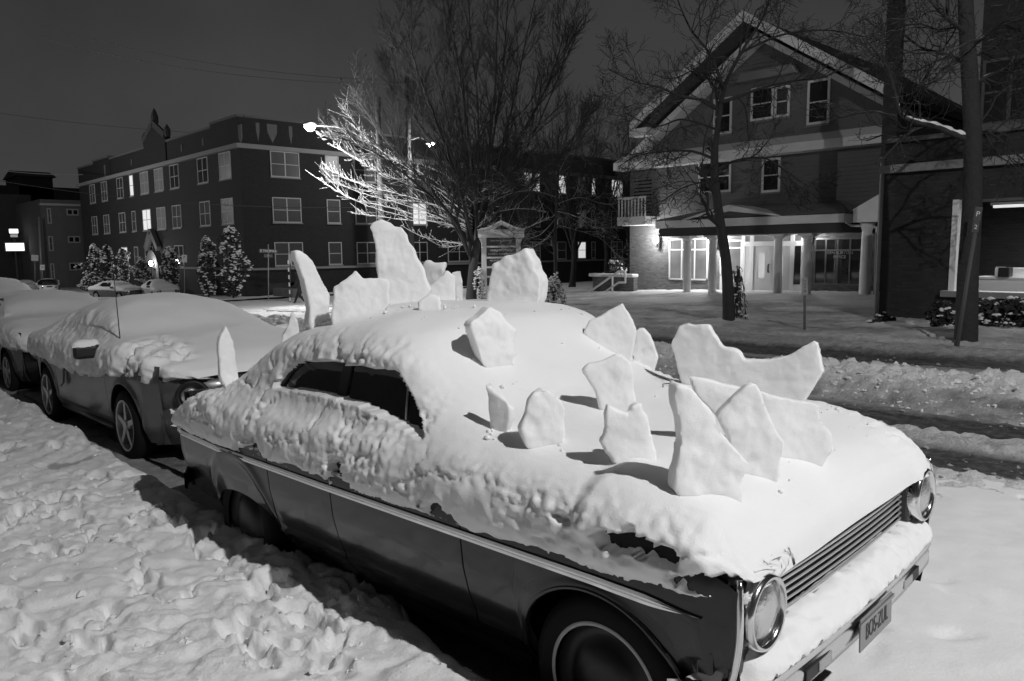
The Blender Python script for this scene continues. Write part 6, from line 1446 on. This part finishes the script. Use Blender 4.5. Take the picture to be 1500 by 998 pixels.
MB().span((k0[0], yk, k0[2] - 3), (k1[0], yk + .22, kt[2])).build('stack', BRICK_SHOP, ck_); own(ck_)
# street lamps
def street_lamp(label, head, foot, watt, arm_from, glow=True, spot=168, pole=False):
    root = empty('street_lamp', tuple(foot)); tag(root, label, 'street lamp'); h = Vector(head) - Vector(foot); a = Vector(arm_from) - Vector(foot)
    if pole: MB().tube([(0, 0, -.2), (0, 0, h.z * .5), (0, 0, a.z + .2)], [.11, .09, .07], 12).build('pole', GALV, root, True)
    mid = a.lerp(h, .55) + Vector((0, 0, .22))
    MB().tube(catmull3([tuple(a), tuple(a.lerp(h, .25) + Vector((0, 0, .15))), tuple(mid + Vector((0, 0, .12))), tuple(h + Vector((0, 0, .10)))], 5), [.045] * 16, 8).build('arm', GALV, root, True)
    d = (h - a); d.z = 0; d.normalize()
    MB().tube([h - d * .25 + Vector((0, 0, .12)), h + Vector((0, 0, .14)), h + d * .45 + Vector((0, 0, .10))], [.07, .13, .06], 12).build('head', GALV, root, True)
    MB().lathe([(.001, -.19), (.12, -.15), (.20, -.04), (.21, .03)], tuple(h + d * .15 + Vector((0, 0, .02))), n=20).build('lens', LAMP_GLOW, root, True)
    l = bpy.data.lights.new('lamp_light', 'POINT'); l.energy = watt; l.shadow_soft_size = .10
    o = bpy.data.objects.new('lamp_light', l); COL.objects.link(o); o.parent = root; o.location = h + d * .15 + Vector((0, 0, -.42))
    return root
hd = at_depth(458, 187, 30.5); am = Vector(at_depth(553, 213, 34)); lamp_a = street_lamp('bright street lamp on a long arm over the crossing, left of the many stemmed tree', hd, pb1, LAMP_A_W, am)
hd2 = at_depth(629, 212, 53.5); am2 = Vector(at_depth(600, 205, 54)); lamp_b = street_lamp('small distant street lamp glowing through the many stemmed tree', hd2, pb2, LAMP_B_W, am2)
lamp_c = street_lamp('tall kerbside street lamp that lights the slab covered sedan', LAMP_C_AT, (LAMP_C_AT[0] + 1.0, .9, 0), LAMP_C_W, (LAMP_C_AT[0] + 1.0, .9, LAMP_C_AT[2] - .4), pole=True)
lamp_e = street_lamp('tall street lamp beyond the parked row that lights the distant cars', LAMP_E_AT, (LAMP_E_AT[0], 1.2, float(terr(LAMP_E_AT[0]))), LAMP_E_W, (LAMP_E_AT[0], 1.2, LAMP_E_AT[2] - .4), pole=True)
# entrance lamp of the apartment house
e = on_y(221, 386, YA - .7); r = empty('entrance_lamp', tuple(e)); tag(r, 'glowing lamp beside the stone entrance of the apartment house', 'lantern')
MB().lathe([(.001, .22), (.11, .18), (.14, -.1), (.07, -.2), (.001, -.22)], n=12).build('glass', LANTERN_GLOW, r, True); MB().tube([(0, 0, -.28), (0, 0, -2.2)], .05, 8).build('post', BLACK, r)
l = bpy.data.lights.new('entrance_light', 'POINT'); l.energy = 60; l.shadow_soft_size = .2; o = bpy.data.objects.new('entrance_light', l); COL.objects.link(o); o.parent = r; o.location = (.2, -.7, .1)
# wires
def wire(label, a, b, sag, r=.012):
    a = Vector(a); b = Vector(b); n = 24; pts = [a.lerp(b, i / n) - Vector((0, 0, sag * 4 * (i / n) * (1 - i / n))) for i in range(n + 1)]
    base = pts[0]; o = MB().tube([p - base for p in pts], r, 5).build('overhead_wire', WIRE, None); o.location = base; tag(o, label, 'wire', 'overhead wires')
WIRE = mat('wire', .10, .6)
wire('slack pale wire crossing low over the apartment front', at_depth(-40, 258, 50), at_depth(530, 304, 46), .6, .018)
wire('dark wire at the left edge above the rooftops', at_depth(-60, 240, 70), at_depth(122, 256, 70), .3, .03)
wire('thin upper wire running to the crossarm across the night sky', at_depth(60, 38, 60), at_depth(573, 118, 54), .8, .016)
wire('thin second wire running to the crossarm just below the upper one', at_depth(60, 56, 60), at_depth(573, 124, 54), .8, .016)
wire('faint wire crossing behind the pointed parapet gable', at_depth(-40, 160, 90), at_depth(400, 200, 80), .5, .02)
# signs on posts
def post_sign(name, label, px, pyt, pyb, dep, plates, r=.03, m=GALV, lean=None, cat='sign'):
    t = at_depth(px, pyt, dep); b = np.array(at_depth(px, pyb, dep)) if lean is None else np.array(at_depth(lean[0], lean[1], dep))
    root = empty(name, tuple(b), (0, 0, cam_yaw(b))); tag(root, label, cat); rel = Matrix.Rotation(-cam_yaw(b), 4, 'Z') @ Vector(t - b)
    MB().tube([(0, 0, -.3), tuple(rel)], r, 8).build('post', m, root, True); k = dep / F_PX
    for pz, w, h, fm, txt, size, tm in plates:
        q = rel * ((pz - pyb) / (pyt - pyb)) if lean is None else rel * ((pz - lean[1]) / (pyt - lean[1])); ang = math.atan2(rel.x, rel.z)
        pl_ = MB().box((0, 0, 0), (w, .012, h)).build('plate', fm, root, bevel=.004); pl_.location = q + Vector((0, -r - .01, 0)); pl_.rotation_euler = (0, ang, 0)
        for i, (s, zz, sz) in enumerate(txt): text_obj('lettering', s, sz, tm, pl_, (0, -.009, zz), (PI / 2, 0, 0), .001)
    return root
post_sign('street_name_sign', 'street name sign on a thin post before the apartment house corner', 393, 358, 434, 46, [(368, 1.05, .24, SIGN_D, [('E THOMAS', 0, .19)], 0, SIGN_LET), (375, .5, .2, SIGN_D, [('21', 0, .13)], 0, SIGN_LET)])
sp_ = post_sign('striped_post', 'thin post with pale bands and a small plate, right of the street name sign', 425, 376, 444, 43.5, [(380, .2, .62, mat('dull sign', .3, .5), [], 0, INK)], m=SIGN_D)
for i in range(6): MB().tube([(0, 0, .1 + i * .42), (0, 0, .32 + i * .42)], .038, 8).build('band', SIGN_W, sp_)
post_sign('parking_sign', 'small white no parking sign on a post behind the pale car', 270, 374, 423, 53, [(379, .34, .52, SIGN_W, [('P', .08, .26)], 0, INK)])
post_sign('round_sign', 'round grey sign on a thin post near the far white cars', 51, 378, 408, 78, [(378, .62, .62, GALV, [], 0, INK)])
post_sign('street_notice', 'little white square sign on a pole above the far white cars', 62, 388, 410, 79, [(392, .42, .55, SIGN_W, [('2P', 0, .26)], 0, INK)])
for i, (px, a, b, lab) in enumerate(((57, 318, 408, 'tall grey pole farthest left before the grey flats'), (67, 300, 408, 'thin grey pole in the middle before the grey flats'), (82, 300, 410, 'thin grey pole nearest the paired windows of the grey flats'))):
    t = at_depth(px, a, 88 + i * 3); bt = at_depth(px + 4, b, 88 + i * 3); r = empty('grey_pole', tuple(bt)); tag(r, lab, 'pole', 'poles before the grey flats'); MB().tube([(0, 0, -1), tuple(Vector(t - bt))], [.16, .12], 8).build('shaft', GALV, r, True)
# lit sign at the far left
c = at_depth(22, 362, 95); r = empty('lit_sign', tuple(c), (0, 0, cam_yaw(c))); tag(r, 'glowing white roadside sign board far down the street', 'sign'); k = 95 / F_PX
bx = MB().box((0, 0, 0), (26 * k, .3, 14 * k)).build('case', SIGN_D, r); MB().box((0, -.16, 0), (22.5 * k, .03, 11 * k)).build('face', SIGN_LIT, bx)
m_ = MB()
for i in range(4): m_.box((0, -.18, (4 - i * 2.6) * k), (rg.uniform(9, 17) * k, .02, .7 * k))
m_.build('lettering', mat('grey lettering', .25, .5), bx); MB().tube([(0, .1, -6), (0, .1, 12 * k)], .12, 8).build('post', WOOD, r)
c = at_depth(23, 339, 95); u = MB().box((0, 0, 16 * k + 7 * k), (11 * k, .3, 6 * k)).build('upper_panel', SIGN_LIT, r)
MB().box((.0, 0, 16.3 * k), (9 * k, .3, 4 * k)).build('lower_panel', mat('dim panel', .5, .5, emit=.15), r)
# notice board with its little roof
nb = on_ground(735, 441, .05); dn = depth_of(nb); kn = dn / F_PX; root = empty('notice_board', tuple(nb), (0, 0, cam_yaw(nb) * .0 + cam_yaw(nb) + .10)); tag(root, 'white framed notice board with dark name panels under a small snowy gable roof', 'sign')
hx = 25 * kn; top = (441 - 349) * kn
for s in (-1, 1): MB().box((s * hx, 0, top / 2), (7 * kn, .14, top)).build('post', WHITE_TRIM, root, bevel=.01)
zz = top - .02
for i, (h, txt) in enumerate(((11, [('Edith Martin, DDS MSD', .05, .105)]), (13, [("PEOPLE'S MEMORIAL", .075, .115), ('FUNERAL COOPERATIVE', -.085, .115)]), (11, [('PEOPLES', .08, .11)]), (11, []), (12, []))):
    z1 = zz - (h * kn) / 2; pl_ = MB().box((0, 0, 0), (2 * hx - 6.5 * kn, .05, h * kn)).build('name_panel', SIGN_D, root); pl_.location = (0, -.02, z1)
    for s, dz_, sz in txt: text_obj('lettering', s, sz, SIGN_LET, pl_, (0 if len(s) > 8 else -.3, -.03, dz_), (PI / 2, 0, 0), .001, squeeze=.92 if len(s) > 8 else 1)
    zz -= h * kn; MB().box((0, -.02, zz - 1.4 * kn), (2 * hx - 6.5 * kn, .09, 2.6 * kn)).build('rail', WHITE_TRIM, root); zz -= 2.8 * kn
rf = MB(); rf.box((0, 0, top + 5 * kn), (66 * kn, .55, 10 * kn)); rf.prism([(-26 * kn, top + 10 * kn), (26 * kn, top + 10 * kn), (0, top + 22 * kn)], -.24, .3, 'Y'); ro = rf.build('roof', WHITE_TRIM, root, bevel=.015)
MB().prism([(-12 * kn, top + 11.5 * kn), (12 * kn, top + 11.5 * kn), (0, top + 17.5 * kn)], -.262, -.24, 'Y').build('gable_panel', INK, ro)
for i in range(24): 
    MB().box((-30 * kn + 60 * kn * i / 23, -.285, top + 1.5 * kn), (1.2 * kn, .02, 2.2 * kn)).build('dentil', SIGN_W, ro) if i % 1 == 0 else None
sn = MB(); 
for s in (-1, 1): sn.prism([(s * 34 * kn, top + 10 * kn + .005), (s * 34 * kn, top + 12 * kn), (s * 20 * kn, top + 15 * kn), (0, top + 24.5 * kn), (0, top + 22.2 * kn), (s * 26 * kn, top + 10.3 * kn)], -.27, .32, 'Y')
sn.build('roof_snow', SNOW, ro, bevel=.02)
for s in (-1, 1): MB().bar((s * hx, -.02, top - 12 * kn), (s * (hx + 6 * kn), -.02, top), .08, .10, up=(0, 1, 0)).build('bracket', WHITE_TRIM, root)
post_sign('small_notice', 'small white notice on a stake at the right edge of the boulder like slab', 785, 384, 437, dn + 3, [(391, .17, .40, SIGN_W, [('NO', .09, .07), ('TOW', -.02, .06)], 0, INK)])
# signs on the far pavement
post_sign('parking_sign', 'slim parking sign on a thin post, on the verge before the dark porch window', 1179, 408, 488, 15.9, [(420, .12, .36, GALV, [('N', .12, .07), ('O', .05, .07), ('P', -.02, .07), ('*', -.12, .14)], 0, INK)], r=.026, m=mat('rusty post', .10, .7))
post_sign('parking_sign', 'leaning parking sign on a post bent against the thick street tree', 1434, 305, 505, D2 - .55, [(314, .11, .24, DULL_SIGN, [('P', 0, .12)], 0, SIGN_LET), (333, .10, .18, DULL_SIGN, [('2', 0, .10)], 0, SIGN_LET)], r=.032, m=mat('old post', .09, .7), lean=(1400, 505))
# handrail by the porch steps
hr = empty('handrail', tuple(on_y(900, 432, 28.6))); tag(hr, 'white tubular handrail slanting down beside the low snowy wall', 'handrail'); Y_ = 28.6
def hp(px, py): return Vector(on_y(px, py, Y_)) - hr.location
MB().tube([hp(866, 426), hp(906, 398), hp(916, 398)], .055, 8).build('top_rail', WHITE_TRIM, hr, True); MB().tube([hp(886, 428), hp(906, 414), hp(916, 414)], .05, 8).build('lower_rail', WHITE_TRIM, hr, True)
MB().tube([hp(916, 398), hp(916, 414)], .05, 8).build('end_post', WHITE_TRIM, hr, True); MB().tube([hp(897, 403), hp(897, 432)], .045, 8).build('post', WHITE_TRIM, hr, True)
# grit bin sized box behind the striped post
b = at_depth(420, 437, 47); o = MB().box((0, 0, .35), (2.6, .5, .5)).build('bench', mat('weathered bench wood', .14, .8, streak=(.13, .6)), None); o.location = b; tag(o, 'dark slatted bench against the apartment wall behind the striped post', 'bench')

# ------------------------------------------------------------------ the walker on the crossing
def person(label, px, py, dep):
    b = Vector(at_depth(px, py, dep)); v = {'pelvis': (0, 0, .93), 'waist': (.01, 0, 1.08), 'chest': (.05, 0, 1.30), 'neck': (.08, 0, 1.47), 'jaw': (.11, 0, 1.56), 'head': (.11, 0, 1.66), 'crown': (.10, 0, 1.74),
         'hl': (.0, -.10, .90), 'kl': (.20, -.11, .50), 'al': (.36, -.11, .09), 'tl': (.52, -.12, .035), 'hr': (0, .10, .90), 'kr': (-.05, .11, .48), 'ar': (-.36, .11, .14), 'tr': (-.26, .12, .03),
         'sl': (.05, -.19, 1.40), 'el': (-.06, -.25, 1.14), 'wl': (.10, -.27, .92), 'fl': (.16, -.27, .85), 'sr': (.05, .19, 1.40), 'er': (.12, .25, 1.12), 'wr': (.32, .24, .98), 'fr': (.39, .23, .93)}
    R_ = dict(pelvis=.155, waist=.15, chest=.17, neck=.065, jaw=.075, head=.10, crown=.07, hl=.105, kl=.075, al=.055, tl=.04, hr=.105, kr=.075, ar=.055, tr=.04, sl=.085, el=.06, wl=.05, fl=.04, sr=.085, er=.06, wr=.05, fr=.04)
    E_ = [('pelvis', 'waist'), ('waist', 'chest'), ('chest', 'neck'), ('neck', 'jaw'), ('jaw', 'head'), ('head', 'crown'), ('pelvis', 'hl'), ('hl', 'kl'), ('kl', 'al'), ('al', 'tl'), ('pelvis', 'hr'), ('hr', 'kr'), ('kr', 'ar'), ('ar', 'tr'), ('chest', 'sl'), ('sl', 'el'), ('el', 'wl'), ('wl', 'fl'), ('chest', 'sr'), ('sr', 'er'), ('er', 'wr'), ('wr', 'fr')]
    k = list(v); me = bpy.data.meshes.new('person'); me.from_pydata([v[a] for a in k], [(k.index(a), k.index(c)) for a, c in E_], []); me.update()
    o = bpy.data.objects.new('person', me); COL.objects.link(o); m = o.modifiers.new('skin', 'SKIN'); sv = me.skin_vertices[0].data
    for i, a in enumerate(k): sv[i].radius = (R_[a], R_[a]); sv[i].use_root = a == 'pelvis'
    m.use_smooth_shade = True; s = o.modifiers.new('sub', 'SUBSURF'); s.levels = 2; s.render_levels = 2
    me.materials.append(mat('dark winter clothes', .02, .85)); o.location = b; o.rotation_euler = (0, 0, PI + .75); tag(o, label, 'person')
    hat = MB().lathe([(.115, -.06), (.118, 0), (.10, .07), (.05, .115), (.001, .125)], (.105, 0, 1.70), n=16).build('woollen_hat', mat('dark wool', .03, .9), o, True)
person('person in dark winter clothes and a hat walking across the snowy crossing', 440, 447, 41.5)
